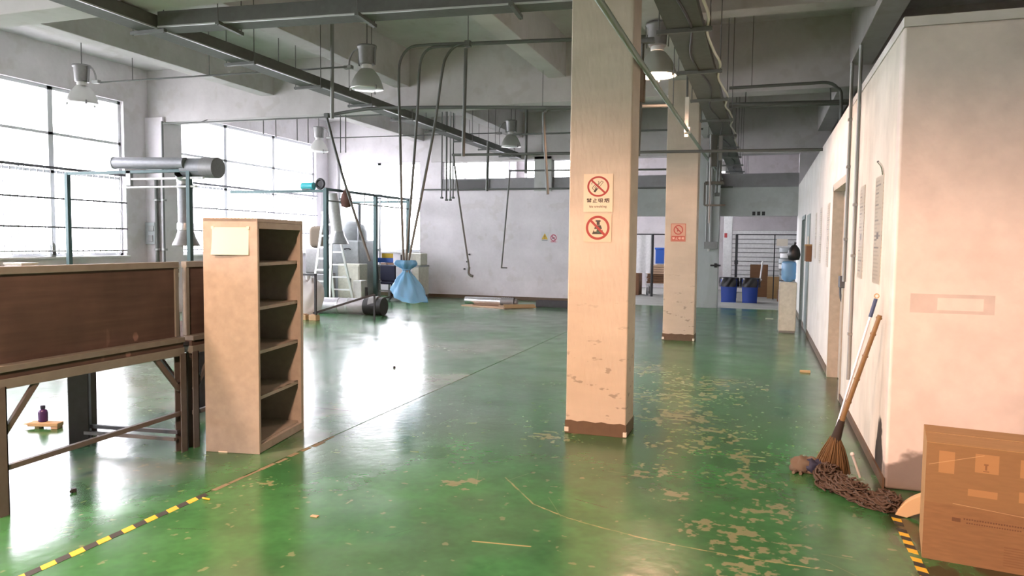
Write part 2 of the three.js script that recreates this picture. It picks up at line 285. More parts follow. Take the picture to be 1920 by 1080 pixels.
part('ceiling_beam', rbox(-1.04, 4.3, -15.7, 1.15, CEIL + 0.02, -15.4, 0.01), mt.beam, ceil);

// partition of the offices
const wp = structure('wall_partition');
const frontTex = canvasTex(1024, 1024, (g, w, h) => {              // stains and glue marks on the near face, 1 px = 2.85 mm
  const im = g.createImageData(w, h), W = 2.9;
  for (let j = 0; j < h; j++) for (let i = 0; i < w; i++) {
    const x = i / w * W, y = (1 - j / h) * W, n = fbm(x * 5, y * 5, 5, 301), m = fbm(x * 16, y * 16, 4, 307);
    let t = 0.93 + 0.1 * (n - 0.5) + 0.05 * (m - 0.5);
    const grime = sst(0.45, 0.6, 0.95 * fbm(x * 4, y * 5, 5, 311) + 0.34 - 1.5 * y) * 0.55, rub = (x > 0.1 && x < 0.56 && y > 1.14 && y < 1.26) ? 0.05 + 0.1 * m : 0, pale = (x > 0.25 && x < 0.5 && y > 1.16 && y < 1.235) ? 0.09 : 0;
    t -= rub - pale; const k = 4 * (j * w + i), q = 1 - grime;
    im.data[k] = 255 * Math.min(1, t * q + 0.22 * grime); im.data[k + 1] = 255 * Math.min(1, t * 0.985 * q + 0.2 * grime); im.data[k + 2] = 255 * Math.min(1, t * 0.96 * q + 0.18 * grime); im.data[k + 3] = 255;
  }
  g.putImageData(im, 0, 0);
});
const sideTex = canvasTex(1024, 1024, (g, w, h) => {               // the aisle side, first 2.9 m
  const im = g.createImageData(w, h), W = 2.9;
  for (let j = 0; j < h; j++) for (let i = 0; i < w; i++) {
    const x = i / w * W, y = (1 - j / h) * W, n = fbm(x * 5, y * 5, 5, 331), m = fbm(x * 16, y * 3, 4, 337);
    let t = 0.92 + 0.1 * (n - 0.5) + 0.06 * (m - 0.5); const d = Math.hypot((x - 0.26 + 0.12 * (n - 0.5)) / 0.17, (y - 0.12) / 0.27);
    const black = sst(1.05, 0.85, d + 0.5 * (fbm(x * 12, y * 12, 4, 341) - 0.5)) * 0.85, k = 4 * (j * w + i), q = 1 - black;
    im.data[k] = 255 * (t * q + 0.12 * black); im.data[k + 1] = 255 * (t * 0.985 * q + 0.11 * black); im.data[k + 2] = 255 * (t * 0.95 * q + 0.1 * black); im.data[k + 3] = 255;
  }
  g.putImageData(im, 0, 0);
});
function uvRect(g, fu, fv) { const p = g.attributes.position, uv = new Float32Array(p.count * 2); for (let i = 0; i < p.count; i++) { uv[2 * i] = fu(p.getX(i), p.getY(i), p.getZ(i)); uv[2 * i + 1] = fv(p.getX(i), p.getY(i), p.getZ(i)); } g.setAttribute('uv', new THREE.BufferAttribute(uv, 2)); return g; }
const PX = 0.79, PZ = -5.15, PH = 2.9;
const metre = plasterBump.clone(); metre.repeat.set(1.2, 1.2);
part('front_panel', uvRect(rbox(PX, 0, PZ - 0.12, PX + 2.9, PH, PZ, 0.02), (x) => (x - PX) / 2.9, (x, y) => y / 2.9), M({ color: lin(0.86, 0.81, 0.79), map: frontTex, bumpMap: metre, bumpScale: 0.003, roughness: 0.85 }), wp);
part('front_panel', box(PX + 2.9, 0, PZ - 0.12, 8, PH, PZ), mt.partition, wp);
part('side_panel', uvRect(rbox(PX, 0, -7.98, PX + 0.12, PH, PZ - 0.01, 0.02), (x, y, z) => (PZ - z) / 2.9, (x, y) => y / 2.9), M({ color: lin(0.82, 0.8, 0.76), map: sideTex, bumpMap: metre, bumpScale: 0.003, roughness: 0.85 }), wp);
part('side_panel', [box(PX, 2.24, -9.42, PX + 0.12, PH, -7.98), box(PX, 0, -15.3, PX + 0.12, PH, -9.42), box(PX, 2.12, -16.5, PX + 0.12, PH, -15.3), box(PX, 0, -18.7, PX + 0.12, PH, -16.5)], mt.partition, wp);
part('partition_roof', box(PX, PH, -18.7, 8, PH + 0.06, PZ), mt.partition, wp);
const bb = structure('baseboard_right');
part('skirting', [box(PX - 0.012, 0, -7.98, PX, 0.07, PZ), box(PX - 0.012, 0, -15.3, PX, 0.09, -9.42), box(PX - 0.012, 0, -18.66, PX, 0.09, -16.5)], mt.brownPaint, bb);
{
  const d = structure('door_1');
  part('door_frame', [box(PX - 0.015, 0, -8.04, PX + 0.14, 2.24, -7.96), box(PX - 0.015, 0, -9.44, PX + 0.14, 2.24, -9.37), box(PX - 0.015, 2.18, -9.44, PX + 0.14, 2.26, -7.96)], mt.doorTan, d);
  part('door_leaf', rbox(PX + 0.1, 0.01, -9.37, PX + 0.14, 2.18, -8.72), mt.doorTan, d);
  part('door_leaf', rbox(PX + 0.1, 0.01, -8.7, PX + 0.14, 2.18, -8.04), mt.doorGreen, d);
  part('lock_box', rbox(PX - 0.05, 1.13, -8.06, PX + 0.03, 1.25, -7.94, 0.01), mt.lockGrey, d);
  part('door_handle', tube([[PX + 0.1, 1.2, -8.66], [PX + 0.04, 1.18, -8.66], [PX + 0.03, 1.05, -8.66], [PX + 0.05, 0.95, -8.66], [PX + 0.1, 0.92, -8.66]], 0.012, 20), mt.lockGrey, d);
  const e = structure('door_2');
  part('door_frame', [box(PX - 0.01, 0, -15.36, PX + 0.13, 2.12, -15.28), box(PX - 0.01, 0, -16.52, PX + 0.13, 2.12, -16.44), box(PX - 0.01, 2.06, -16.52, PX + 0.13, 2.14, -15.28)], mt.doorGreen, e);
  part('door_leaf', rbox(PX + 0.1, 0.01, -16.44, PX + 1.1, 2.06, -16.4), mt.doorGreen, e);
  const f = structure('door_3');
  part('door_leaf', rbox(PX - 0.015, 0.02, -14.6, PX + 0.02, 2.1, -13.75), mt.doorGreen, f);
}

// ---------------------------------------------------------------- columns
const colLabels = ['front warm-lit square column carrying two red prohibition signs', 'middle square column with one small red sign on it', 'rear grey square column beside the wide opening, electrical box on it'];
const columnMap = canvasTex(512, 2048, (g, w, h) => {
  const im = g.createImageData(w, h);
  for (let j = 0; j < h; j++) for (let i = 0; i < w; i++) {
    const x = i / w, y = (1 - j / h) * 4, n = fbm(x * 2.5, y * 5, 5, 401), m = fbm(x * 10, y * 20, 3, 407), sp = sst(0.7, 0.76, fbm(x * 11, y * 22, 4, 411)) * sst(1.5, 0.2, y) * 0.2;
    const t = (0.92 + 0.1 * (n - 0.5) + 0.04 * (m - 0.5)) * (1 - sp), k = 4 * (j * w + i);
    im.data[k] = 255 * t; im.data[k + 1] = 255 * t * 0.985; im.data[k + 2] = 255 * t * 0.95; im.data[k + 3] = 255;
  }
  g.putImageData(im, 0, 0);
});
[-5.77, -11.98, -18.43].forEach((z, i) => {
  const t = thing('concrete_column', colLabels[i], 'column', [-1.2275, 0, z - 0.18], 0, 'square columns along the aisle');
  const m = i === 2 ? plaster(0.5, 0.53, 0.52) : M({ color: lin(0.62, 0.57, 0.5), map: columnMap, bumpMap: metre, bumpScale: 0.003, roughness: 0.85 });
  part('shaft', uvRect(rbox(-0.247, 0, -0.18, 0.247, i === 2 ? 3.8 : 4.14, 0.18, 0.012), (x, y, zz) => (x + zz + 0.6) / 1.2, (x, y) => y / 4.2), m, t);
  const ch = new THREE.Shape(); ch.moveTo(-0.251, 0.0); for (let k = 0; k <= 10; k++) ch.lineTo(-0.251 + 0.0502 * k, 0.105 + 0.006 * Math.sin(k * 2.3 + i)); ch.lineTo(0.251, 0); ch.closePath();
  if (i < 2) part('painted_base', uvM(new THREE.ExtrudeGeometry(ch, { depth: 0.368, bevelEnabled: false }).translate(0, 0.001, -0.184)), mt.brownPaint, t);
  if (i < 2) part('paint_chip', [rbox(-0.256, 0.012, 0.155, -0.22, 0.05, 0.187, 0.004), rbox(0.225, 0.006, 0.16, 0.255, 0.045, 0.187, 0.004)], mt.column, t);
});

// ---------------------------------------------------------------- signs (flat print)
const glyph = {
  jin: [[[0, 1.8], [4.6, 1.8]], [[2.3, 0], [2.3, 5]], [[2.3, 2], [0.2, 4.6]], [[2.3, 2], [4.5, 4.4]], [[5.2, 1.8], [9.8, 1.8]], [[7.5, 0], [7.5, 5]], [[7.5, 2], [5.4, 4.6]], [[7.5, 2], [9.7, 4.4]], [[1.5, 5.8], [8.5, 5.8]], [[0.5, 7.2], [9.5, 7.2]], [[5, 7.2], [5, 10]], [[3, 8], [1.5, 9.8]], [[7, 8], [8.6, 9.6]]],
  zhi: [[[5, 0.5], [5, 9]], [[5, 4], [9, 4]], [[2, 4], [2, 9]], [[0.3, 9.2], [9.7, 9.2]]],
  xi: [[[0.3, 2], [3, 2], [3, 7], [0.3, 7], [0.3, 2]], [[4, 1.2], [8.2, 1.2], [7.4, 4], [9.2, 4], [8, 7], [4.2, 9.7]], [[5, 1.2], [4.6, 5.5], [3.2, 9.5]], [[5.2, 4], [7, 7.2], [9.8, 9.7]]],
  yan: [[[2, 0.5], [2, 5], [0.2, 9.5]], [[2, 5], [3.8, 8.5]], [[0.6, 2.8], [1, 4.6]], [[3.5, 2.5], [2.8, 4.4]], [[4.5, 1], [9.7, 1], [9.7, 9.3], [4.5, 9.3], [4.5, 1]], [[5.5, 3.6], [8.7, 3.6]], [[7.1, 2], [7.1, 3.6], [5.5, 7.6]], [[7.1, 4], [8.8, 7.6]]],
};
function drawGlyph(g, name, x, y, s, w) { g.lineWidth = w; for (const l of glyph[name]) { g.beginPath(); l.forEach(([a, b], i) => (i ? g.lineTo(x + a * s / 10, y + b * s / 10) : g.moveTo(x + a * s / 10, y + b * s / 10))); g.stroke(); } }
function ring(g, x, y, r, w, col) { g.strokeStyle = col; g.lineWidth = w; g.beginPath(); g.arc(x, y, r, 0, 7); g.stroke(); const k = r * 0.7071; g.beginPath(); g.moveTo(x - k, y - k); g.lineTo(x + k, y + k); g.stroke(); }
const smokeTex = canvasTex(400, 560, (g, w, h) => {
  g.fillStyle = '#d2c4ab'; g.fillRect(0, 0, w, h); g.lineJoin = g.lineCap = 'round';
  g.fillStyle = '#1a1613'; g.save(); g.translate(200, 190); g.rotate(-0.95); g.fillRect(-92, -15, 62, 30); g.strokeStyle = '#1a1613'; g.lineWidth = 6; g.strokeRect(-24, -14, 120, 28); g.restore();
  g.strokeStyle = '#2a241c'; g.lineWidth = 8; g.beginPath(); g.moveTo(140, 230); g.bezierCurveTo(80, 190, 190, 170, 150, 130); g.bezierCurveTo(120, 100, 110, 130, 110, 150); g.stroke(); g.beginPath(); g.moveTo(165, 215); g.bezierCurveTo(120, 190, 240, 150, 200, 110); g.stroke();
  ring(g, 200, 185, 138, 26, '#8f1d1a');
  g.strokeStyle = '#221d16'; g.lineCap = 'butt'; ['jin', 'zhi', 'xi', 'yan'].forEach((c, i) => drawGlyph(g, c, 45 + i * 80, 355, 66, 9));
  g.fillStyle = '#2a241c'; g.font = 'bold 42px sans-serif'; g.textAlign = 'center'; g.fillText('No smoking', 200, 495);
});
const cameraTex = canvasTex(440, 440, (g, w, h) => {
  g.fillStyle = '#cbb69d'; g.fillRect(0, 0, w, h);
  g.fillStyle = '#22241f'; g.fillRect(185, 95, 80, 26); g.fillRect(202, 121, 50, 50); g.beginPath(); g.moveTo(185, 175); g.lineTo(270, 175); g.lineTo(320, 315); g.lineTo(130, 315); g.closePath(); g.fill();
  g.fillStyle = '#cbb69d'; g.fillRect(160, 235, 46, 40); g.fillRect(250, 235, 40, 40); g.fillStyle = '#1f5a44'; g.beginPath(); g.arc(228, 265, 28, 0, 7); g.fill(); g.fillStyle = '#22241f'; g.beginPath(); g.arc(228, 265, 14, 0, 7); g.fill();
  ring(g, 220, 215, 172, 38, '#8f2622');
});
const smallTex = canvasTex(256, 300, (g, w, h) => {
  g.fillStyle = '#c29b87'; g.fillRect(0, 0, w, h); g.strokeStyle = '#a8443a'; g.lineWidth = 6; g.strokeRect(6, 6, w - 12, h - 12);
  g.fillStyle = '#8f3a31'; g.fillRect(110, 75, 14, 60); g.fillRect(124, 110, 30, 14); ring(g, 128, 105, 72, 16, '#a8443a');
  g.fillStyle = '#b05346'; g.fillRect(16, 205, 224, 80); g.strokeStyle = '#e2bfae'; g.lineCap = 'butt'; ['jin', 'zhi', 'xi', 'yan'].forEach((c, i) => drawGlyph(g, c, 28 + i * 52, 224, 42, 6));
});
const print = (t, rough = 0.5) => M({ map: t, color: lin(1, 1, 1), roughness: rough });
function sheetXY(w, h, x, y, z) { return new THREE.BoxGeometry(w, h, 0.003).translate(x, y, z); }
single('no_smoking_sign', sheetXY(0.235, 0.3, -1.237, 1.945, -5.767), print(smokeTex), 'no smoking sign with red ring and lettering, upper on the front column', 'sign');
single('no_photography_sign', sheetXY(0.22, 0.22, -1.236, 1.668, -5.767), print(cameraTex), 'square prohibition sign with crossed-out photographer, lower on the front column', 'sign');
single('prohibition_sign', sheetXY(0.235, 0.285, -1.262, 1.73, -11.977), print(smallTex), 'small faded red prohibition notice on the middle column', 'sign');
const warnTex = canvasTex(128, 128, (g) => { g.fillStyle = '#cfcfcf'; g.fillRect(0, 0, 128, 128); g.fillStyle = '#c9a42c'; g.beginPath(); g.moveTo(64, 14); g.lineTo(118, 100); g.lineTo(10, 100); g.closePath(); g.fill(); g.fillStyle = '#333'; g.fillRect(59, 45, 10, 30); g.fillRect(59, 82, 10, 10); g.fillRect(14, 108, 100, 8); });
const banTex = canvasTex(128, 128, (g) => { g.fillStyle = '#d9cfd2'; g.fillRect(0, 0, 128, 128); g.fillStyle = '#4a2a30'; g.fillRect(45, 50, 36, 20); ring(g, 64, 58, 42, 12, '#b0405a'); g.fillStyle = '#b0405a'; g.fillRect(20, 108, 88, 10); });
single('warning_sign', sheetXY(0.2, 0.24, -5.42, 1.7, -18.697), print(warnTex), 'small yellow triangle warning sign on the white back wall', 'sign');
single('round_ban_sign', sheetXY(0.22, 0.24, -5.18, 1.66, -18.697), print(banTex), 'small red circle sign beside the yellow triangle on back wall', 'sign');
single('lintel_lettering', [-0.2, -0.09, 0.02].map((x) => sheetXY(0.07, 0.09, x, 2.3, -18.698)), mt.black, 'three dark characters on grey lintel above the opening', 'lettering');

// ---------------------------------------------------------------- posters and fittings on the partition
function noteTex(s) { return canvasTex(128, 384, (g, w, h) => { g.fillStyle = '#b9b09c'; g.fillRect(0, 0, w, h); for (let i = 0; i < 26; i++) { g.fillStyle = hash(i, s, 1) > 0.75 ? '#6e675a' : '#a39a86'; g.fillRect(10, 14 + i * 14, 30 + 76 * hash(i, s, 2), 6); } g.fillStyle = '#57524a'; g.fillRect(46, 200, 34, 24); }); }
const wallNote = (z0, z1, y0, y1, tex, label) => single('wall_notice', new THREE.BoxGeometry(0.004, y1 - y0, Math.abs(z1 - z0)).translate(PX - 0.002, (y0 + y1) / 2, (z0 + z1) / 2), M({ map: tex, roughness: 0.3 }), label, 'notice', 'notices on the partition');
wallNote(-6.05, -5.68, 1.28, 2.05, noteTex(1), 'printed notice in clear sleeve nearest the partition corner');
wallNote(-6.95, -6.65, 1.28, 2.05, noteTex(2), 'printed notice in clear sleeve just before the two conduits');
wallNote(-10.25, -9.95, 1.28, 2.08, noteTex(3), 'narrow brown notice just beyond the tan door');
wallNote(-11.5, -11.2, 1.3, 2.08, noteTex(4), 'second narrow brown notice past the tan door');
wallNote(-12.5, -12.2, 1.35, 2.05, noteTex(5), 'third narrow brown notice past the tan door');
{
  const c = thing('curled_tape', 'loose silver tape corner curling above the nearest notice', 'tape'); part('tape_strip', tube([[PX - 0.004, 2.05, -5.72], [PX - 0.02, 2.1, -5.68], [PX - 0.05, 2.13, -5.64]], 0.008, 10, 6), mt.foil, c);
  const w = thing('wall_box', 'small brown box mounted low on the partition near the rear door', 'box', [PX, 1.28, -13.3]); part('box_body', rbox(-0.09, 0, -0.2, 0, 0.26, 0.2, 0.01), mt.cardboardDark, w); part('box_lid', rbox(-0.1, 0.26, -0.21, 0, 0.285, 0.21, 0.006), mt.cardboard, w); part('note', box(-0.06, 0.285, -0.1, -0.05, 0.42, 0.08), mt.paper, w);
  for (const [z, y0, l] of [[-7.17, 0.35, 'vertical conduit on the partition nearer the corner'], [-7.85, 1.2, 'vertical conduit on the partition beside the tan door']]) {
    const t = thing('wall_conduit', l, 'conduit', [PX - 0.018, y0, z], 0, 'conduits on the partition'); part('conduit_pipe', rod(V(0, 0, 0), V(0, PH - y0 + 0.4, 0), 0.016), mt.pipeGrey, t);
    for (const y of [0.4, 1.1, 1.55].filter((v) => v < PH - y0)) part('clip', rbox(-0.02, y, -0.026, 0.018, y + 0.025, 0.026, 0.003), mt.pipeGrey, t);
  }
}

// ---------------------------------------------------------------- high-bay lamps
function highBay(label, [x, y, z], { lit = false, glow = mt.lampGlow, cd = LAMP_CD, color = LAMP_COLOR, top = CEIL, arm = 1 } = {}) {
  const t = thing('high_bay_lamp', label, 'lamp', [x, y, z], 0, 'high-bay lamps hung from the ceiling');
  part('reflector', lathe([[0.225, 0], [0.232, 0.008], [0.222, 0.04], [0.205, 0.1], [0.165, 0.185], [0.11, 0.255], [0.085, 0.28], [0.08, 0.28], [0.15, 0.185], [0.195, 0.1], [0.215, 0.02], [0.225, 0]], 36), mt.reflector, t);
  part('neck', lathe([[0.075, 0.27], [0.078, 0.32], [0.066, 0.35]], 24), mt.white, t);
  part('ballast_housing', lathe([[0.0, 0.34], [0.1, 0.34], [0.105, 0.36], [0.118, 0.56], [0.135, 0.57], [0.135, 0.6], [0, 0.605]], 28), mt.lampGrey, t);
  for (const s of [-1, 1]) part('bracket', bar(V(s * 0.135, 0.58, 0), V(s * 0.125, 0.33, 0), 0.03, 0.012), mt.lampGrey, t);
  for (let k = 0; k < 3; k++) { const a = k * 2.1 + 0.5; part('clip', rbox(-0.012, -0.03, -0.01, 0.012, 0.03, 0.01, 0.003).translate(0.226 * Math.cos(a), 0.005, 0.226 * Math.sin(a)), mt.lampGrey, t); }
  part('lens', lathe([[0, -0.012], [0.14, -0.008], [0.218, 0.004], [0.218, 0.012], [0, 0.012]], 32), lit ? glow : mt.lampLens, t);
  part('stem', rod(V(0, 0.6, 0), V(0, top - y, 0), 0.008), mt.wire, t);
  if (arm) { part('feed_cable', tube([[0.1 * arm, 0.57, 0], [0.2 * arm, 0.55, 0], [0.27 * arm, 0.45, 0], [0.29 * arm, 0.34, 0]], 0.013, 20), mt.lampGrey, t); part('junction_box', rbox(0.23 * arm, 0.3, -0.035, 0.36 * arm, 0.35, 0.035, 0.01), mt.pipeGrey, t); }
  if (lit) {
    const l = new THREE.SpotLight(color, cd, 0, 1.46, 0.16, 2); l.position.set(0, -0.03, 0); l.target.position.set(0, -3, 0); l.castShadow = true; l.shadow.radius = 9; t.add(l); t.add(l.target);
  }
  return t;
}
highBay('grey high-bay lamp in front of the left window', [-10.25, 3.66, -9.0]);
highBay('grey high-bay lamp hanging above the long cable tray, glass unlit', [-5.3, 3.66, -9.25], { arm: -1 });
highBay('lit warm glowing high-bay lamp beside the front column', [-1.22, 3.5, -8.8], { lit: true, cd: 30, top: 4.12 });
highBay('small distant high-bay lamp by the rear left window', [-10.4, 3.72, -15.8]);
highBay('distant high-bay lamp near the far end of the long cable tray', [-5.5, 3.72, -16.1], { arm: -1, top: 4.95 });
highBay('tiny far lit lamp beyond the opening beside the right cable tray', [-1.0, 3.45, -20.3], { lit: true, glow: mt.lampGlowFar, cd: 10, color: lin(0.9, 0.95, 1) });
highBay('lit high-bay lamp overhead nearer the aisle', [-1.6, 3.6, 0.75], { lit: true, cd: 232 });
highBay('lit high-bay lamp overhead above the workbenches', [-4.85, 3.6, -2.0], { lit: true, cd: 105 });

// ---------------------------------------------------------------- cable trays
function cableTray(label, a, b, w, h, hangers, lipLight = false) {
  const t = thing('cable_tray', label, 'cable tray'), d = V(b[0] - a[0], b[1] - a[1], b[2] - a[2]), L = d.length(); d.normalize();
  const side = V(-d.z, 0, d.x).multiplyScalar(w / 2), A = V(...a), B = V(...b), up = V(0, h / 2, 0);
  part('tray_base', bar(A, B, w, 0.006), mt.tray, t);
  for (const s of [-1, 1]) part('tray_side', bar(A.clone().addScaledVector(side, s).add(up), B.clone().addScaledVector(side, s).add(up), 0.006, h), mt.tray, t);
  part('tray_lip', bar(A.clone().addScaledVector(side, 1.02).setY(a[1] - 0.004), B.clone().addScaledVector(side, 1.02).setY(b[1] - 0.004), 0.02, 0.014), lipLight ? mt.trayLip : mt.tray, t);
  part('tray_lid', bar(A.clone().add(V(0, h, 0)), B.clone().add(V(0, h, 0)), w, 0.006), mt.tray, t);
  for (let k = 0; k < hangers; k++) {
    const c = A.clone().addScaledVector(d, L * (k + 0.5) / hangers), e = side.clone().normalize().multiplyScalar(w / 2 + 0.09);
    const hg = part('hanger', bar(c.clone().sub(e).add(V(0, -0.025, 0)), c.clone().add(e).add(V(0, -0.025, 0)), 0.04, 0.035), mt.pipe, t);
    for (const s of [-1, 1]) part('hanger_rod', rod(c.clone().addScaledVector(e, s * 0.92).add(V(0, -0.05, 0)), c.clone().addScaledVector(e, s * 0.92).setY(CEIL), 0.006, 6), mt.wire, hg);
  }
  return t;
}
cableTray('long grey cable tray running away from the camera over the left hall', [-6.21, 3.75, -1.2], [-6.21, 3.75, -18.6], 0.27, 0.13, 12, true);
cableTray('grey cable tray crossing the hall just behind the first beam', [-6.05, 3.755, -6.36], [-1.5, 3.75, -6.78], 0.26, 0.15, 3, true);
{
  const t = cableTray('wide dark cable tray along the aisle beside the columns', [-0.7, 3.45, -1.0], [-0.7, 3.42, -25.5], 0.3, 0.1, 15);
  part('cable', tube(Array.from({ length: 26 }, (_, i) => [-0.68 + 0.05 * Math.sin(i * 1.7), 3.425 + 0.01 * Math.sin(i * 2.9), -3 - i * 0.75]), 0.012, 140, 6), mt.black, t);
  part('cable', tube(Array.from({ length: 20 }, (_, i) => [-0.5 + 0.03 * Math.sin(i * 2.1), 3.47 - 0.03 * Math.abs(Math.sin(i * 1.3)), -4 - i * 0.6]), 0.014, 110, 6), mt.cream, t);
}

// ---------------------------------------------------------------- pipes, conduits and hoses overhead
function pipeRun(name, label, cat, parts, group) { const t = thing(name, label, cat, [0, 0, 0], 0, group); for (const [n, g, m] of parts) part(n, g, m ?? mt.pipe, t); return t; }
pipeRun('hanging_hose', 'leftmost of three dark hoses curving down into blue bag', 'hose', [['hose', tube([[-3.78, 4.2, -9.3], [-4.41, 4.22, -9.3], [-4.66, 4.2, -9.3], [-4.8, 4.05, -9.3], [-4.83, 3.77, -9.3], [-4.81, 3.04, -9.3], [-4.78, 1.93, -9.3], [-4.75, 1.2, -9.3]], 0.019, 60), mt.pipe]], 'hoses running into the blue bag');
pipeRun('hanging_hose', 'middle of three dark hoses curving down into blue bag', 'hose', [['hose', tube([[-3.78, 4.17, -9.32], [-4.25, 4.19, -9.32], [-4.43, 4.14, -9.32], [-4.52, 3.94, -9.32], [-4.55, 3.4, -9.32], [-4.63, 2.3, -9.31], [-4.72, 1.2, -9.3]], 0.019, 60), mt.pipe]], 'hoses running into the blue bag');
pipeRun('hanging_hose', 'rightmost of three dark hoses slanting down into blue bag', 'hose', [['hose', tube([[-3.78, 4.18, -9.27], [-3.95, 4.17, -9.27], [-4.09, 4.05, -9.27], [-4.16, 3.84, -9.27], [-4.28, 3.1, -9.28], [-4.48, 2.15, -9.29], [-4.69, 1.2, -9.3]], 0.019, 60), mt.pipe]], 'hoses running into the blue bag');
pipeRun('overhead_pipe', 'dark overhead pipe from which the three hoses branch', 'pipe', [['pipe', tube([[-1.25, 4.09, -9.3], [-2.44, 4.14, -9.3], [-3.78, 4.19, -9.3]], 0.026, 30)], ['wire_hanger', rod(V(-3.8, 4.16, -9.3), V(-3.8, CEIL, -9.3), 0.006, 6), mt.wire], ['clamp', rbox(-3.84, 4.15, -9.34, -3.76, 4.23, -9.26, 0.01), mt.pipe], ['drop_pipe', rod(V(-3.83, 4.13, -9.3), V(-3.86, 2.7, -9.3), 0.024), mt.pipe]]);
pipeRun('overhead_pipe', 'dark conduit with an elbow and a long hose slanting down to the machines', 'pipe', [['pipe', tube([[-1.1, 3.28, -9.5], [-2.46, 3.32, -9.5], [-3.86, 3.39, -9.5], [-4.83, 3.43, -9.5], [-5.43, 3.44, -9.5], [-6.1, 3.38, -9.5]], 0.024, 60)], ['elbow', rbox(-6.15, 3.34, -9.53, -6.07, 3.41, -9.47, 0.012), mt.pipe], ['slanted_hose', tube([[-6.12, 3.37, -9.5], [-5.87, 2.55, -9.5], [-5.4, 1.25, -9.5]], 0.02, 30), mt.pipe]]);
pipeRun('drop_pole', 'thick grey vertical pole dropping from the ceiling to the elbow', 'pole', [['pole', rod(V(-5.95, CEIL, -9.4), V(-5.96, 3.31, -9.4), 0.027), mt.pipeGrey]]);
pipeRun('curved_hose', 'dark hose curving down just left of the front column', 'hose', [['hose', tube([[-2.3, 3.31, -9.5], [-2.68, 3.32, -9.5], [-2.76, 3.28, -9.5], [-2.79, 3.17, -9.5], [-2.72, 2.19, -9.5]], 0.02, 40), mt.pipe]]);
pipeRun('overhead_pipe', 'horizontal pipe under the second beam with thin hose ending in a hook', 'pipe', [['pipe', rod(V(-4.97, 3.0, -11.5), V(0.9, 2.92, -11.5), 0.022)], ['slanted_hose', tube([[-4.95, 3.0, -11.5], [-4.85, 2.3, -11.5], [-4.65, 1.1, -11.5]], 0.016, 24), mt.pipe], ['hook', tube([[-4.65, 1.12, -11.5], [-4.66, 1.02, -11.5], [-4.62, 0.98, -11.5], [-4.58, 0.97, -11.5]], 0.022, 16), mt.pipe], ['wire_hanger', rod(V(-3.4, 2.98, -11.5), V(-3.4, CEIL, -11.5), 0.005, 6), mt.wire]]);
pipeRun('overhead_pipe', 'lower horizontal pipe with slanted drop before the back wall', 'pipe', [['pipe', rod(V(-4.82, 2.97, -14), V(-1.6, 2.93, -14), 0.018)], ['slanted_hose', tube([[-4.8, 2.96, -14], [-4.85, 2.34, -14], [-4.96, 1.02, -14]], 0.016, 24), mt.pipe], ['tap', rod(V(-4.96, 1.03, -14), V(-4.84, 1.03, -14), 0.014), mt.pipe], ['wire_hanger', rod(V(-2.6, 2.96, -14), V(-2.6, CEIL, -14), 0.005, 6), mt.wire]]);
[[-6.73, 2.52, 'first'], [-6.62, 2.47, 'second'], [-6.53, 2.47, 'third'], [-6.46, 2.52, 'fourth']].forEach(([x, y, n], i) => pipeRun('drop_pipe', `${n} from the left of four thin vertical pipes hanging close together`, 'pipe', [['pipe', rod(V(x, CEIL, -15), V(x, y, -15), i % 3 ? 0.02 : 0.014), i === 2 ? mt.pipeGrey : mt.pipe], ['end_cap', rbox(x - 0.025, y - 0.03, -15.03, x + 0.03, y + 0.01, -14.97, 0.008), mt.pipe]], 'cluster of four hanging pipes'));
pipeRun('drop_pipe', 'short black pipe hanging over the grey wall band', 'pipe', [['pipe', rod(V(-5.72, 3.74, -15.2), V(-5.74, 2.66, -15.2), 0.03)], ['wire_hanger', rod(V(-5.72, 3.72, -15.2), V(-5.72, CEIL, -15.2), 0.006, 6), mt.wire]]);
pipeRun('drop_pipe', 'black pipe hanging between the distant lamp and the front column', 'pipe', [['pipe', rod(V(-4.78, CEIL, -15), V(-4.79, 3.01, -15), 0.028)]]);
pipeRun('wall_pipe', 'thin dark pipe running along the top of the back wall', 'pipe', [['pipe', rod(V(-8.9, 2.97, -18.62), V(-0.7, 2.93, -18.62), 0.022)]]);
pipeRun('lamp_rail', 'thin conduit joining the two nearer grey lamps', 'conduit', [['rail', rod(V(-9.93, 3.985, -9.05), V(-5.6, 3.985, -9.22), 0.012)], ['wire_hanger', rod(V(-9.3, 3.99, -9.07), V(-9.3, CEIL, -9.07), 0.006, 6), mt.wire], ['wire_hanger', rod(V(-7.9, 3.99, -9.13), V(-7.9, CEIL, -9.13), 0.006, 6), mt.wire], ['wire_hanger', rod(V(-6.7, 3.99, -9.17), V(-6.7, CEIL, -9.17), 0.006, 6), mt.wire]]);
pipeRun('lamp_rail', 'thin conduit joining the two distant grey lamps', 'conduit', [['rail', rod(V(-10.05, 4.045, -15.83), V(-5.84, 4.045, -16.07), 0.012)], ['wire_hanger', rod(V(-8.2, 4.05, -15.93), V(-8.2, CEIL, -15.93), 0.006, 6), mt.wire], ['wire_hanger', rod(V(-6.5, 4.05, -16.03), V(-6.5, CEIL, -16.03), 0.006, 6), mt.wire]]);
{
  const t = pipeRun('hook_rail', 'long rail under the left beam with short hooks hanging from it', 'rail', [['rail', rod(V(-11.44, 3.84, -11.9), V(-6.35, 3.8, -11.9), 0.014)]]);
  for (const [x, y] of [[-9.05, 3.55], [-8.77, 3.48], [-8.3, 3.4], [-8.06, 3.35], [-7.37, 3.15], [-7.26, 3.15]]) part('hook', rod(V(x, 3.83, -11.9), V(x, y, -11.9), 0.01, 6), mt.pipe, t);
  for (const x of [-10.5, -7.6]) part('beam_clip', rod(V(x, 3.84, -11.9), V(x, 3.92, -12.1), 0.01, 6), mt.pipe, t);
}
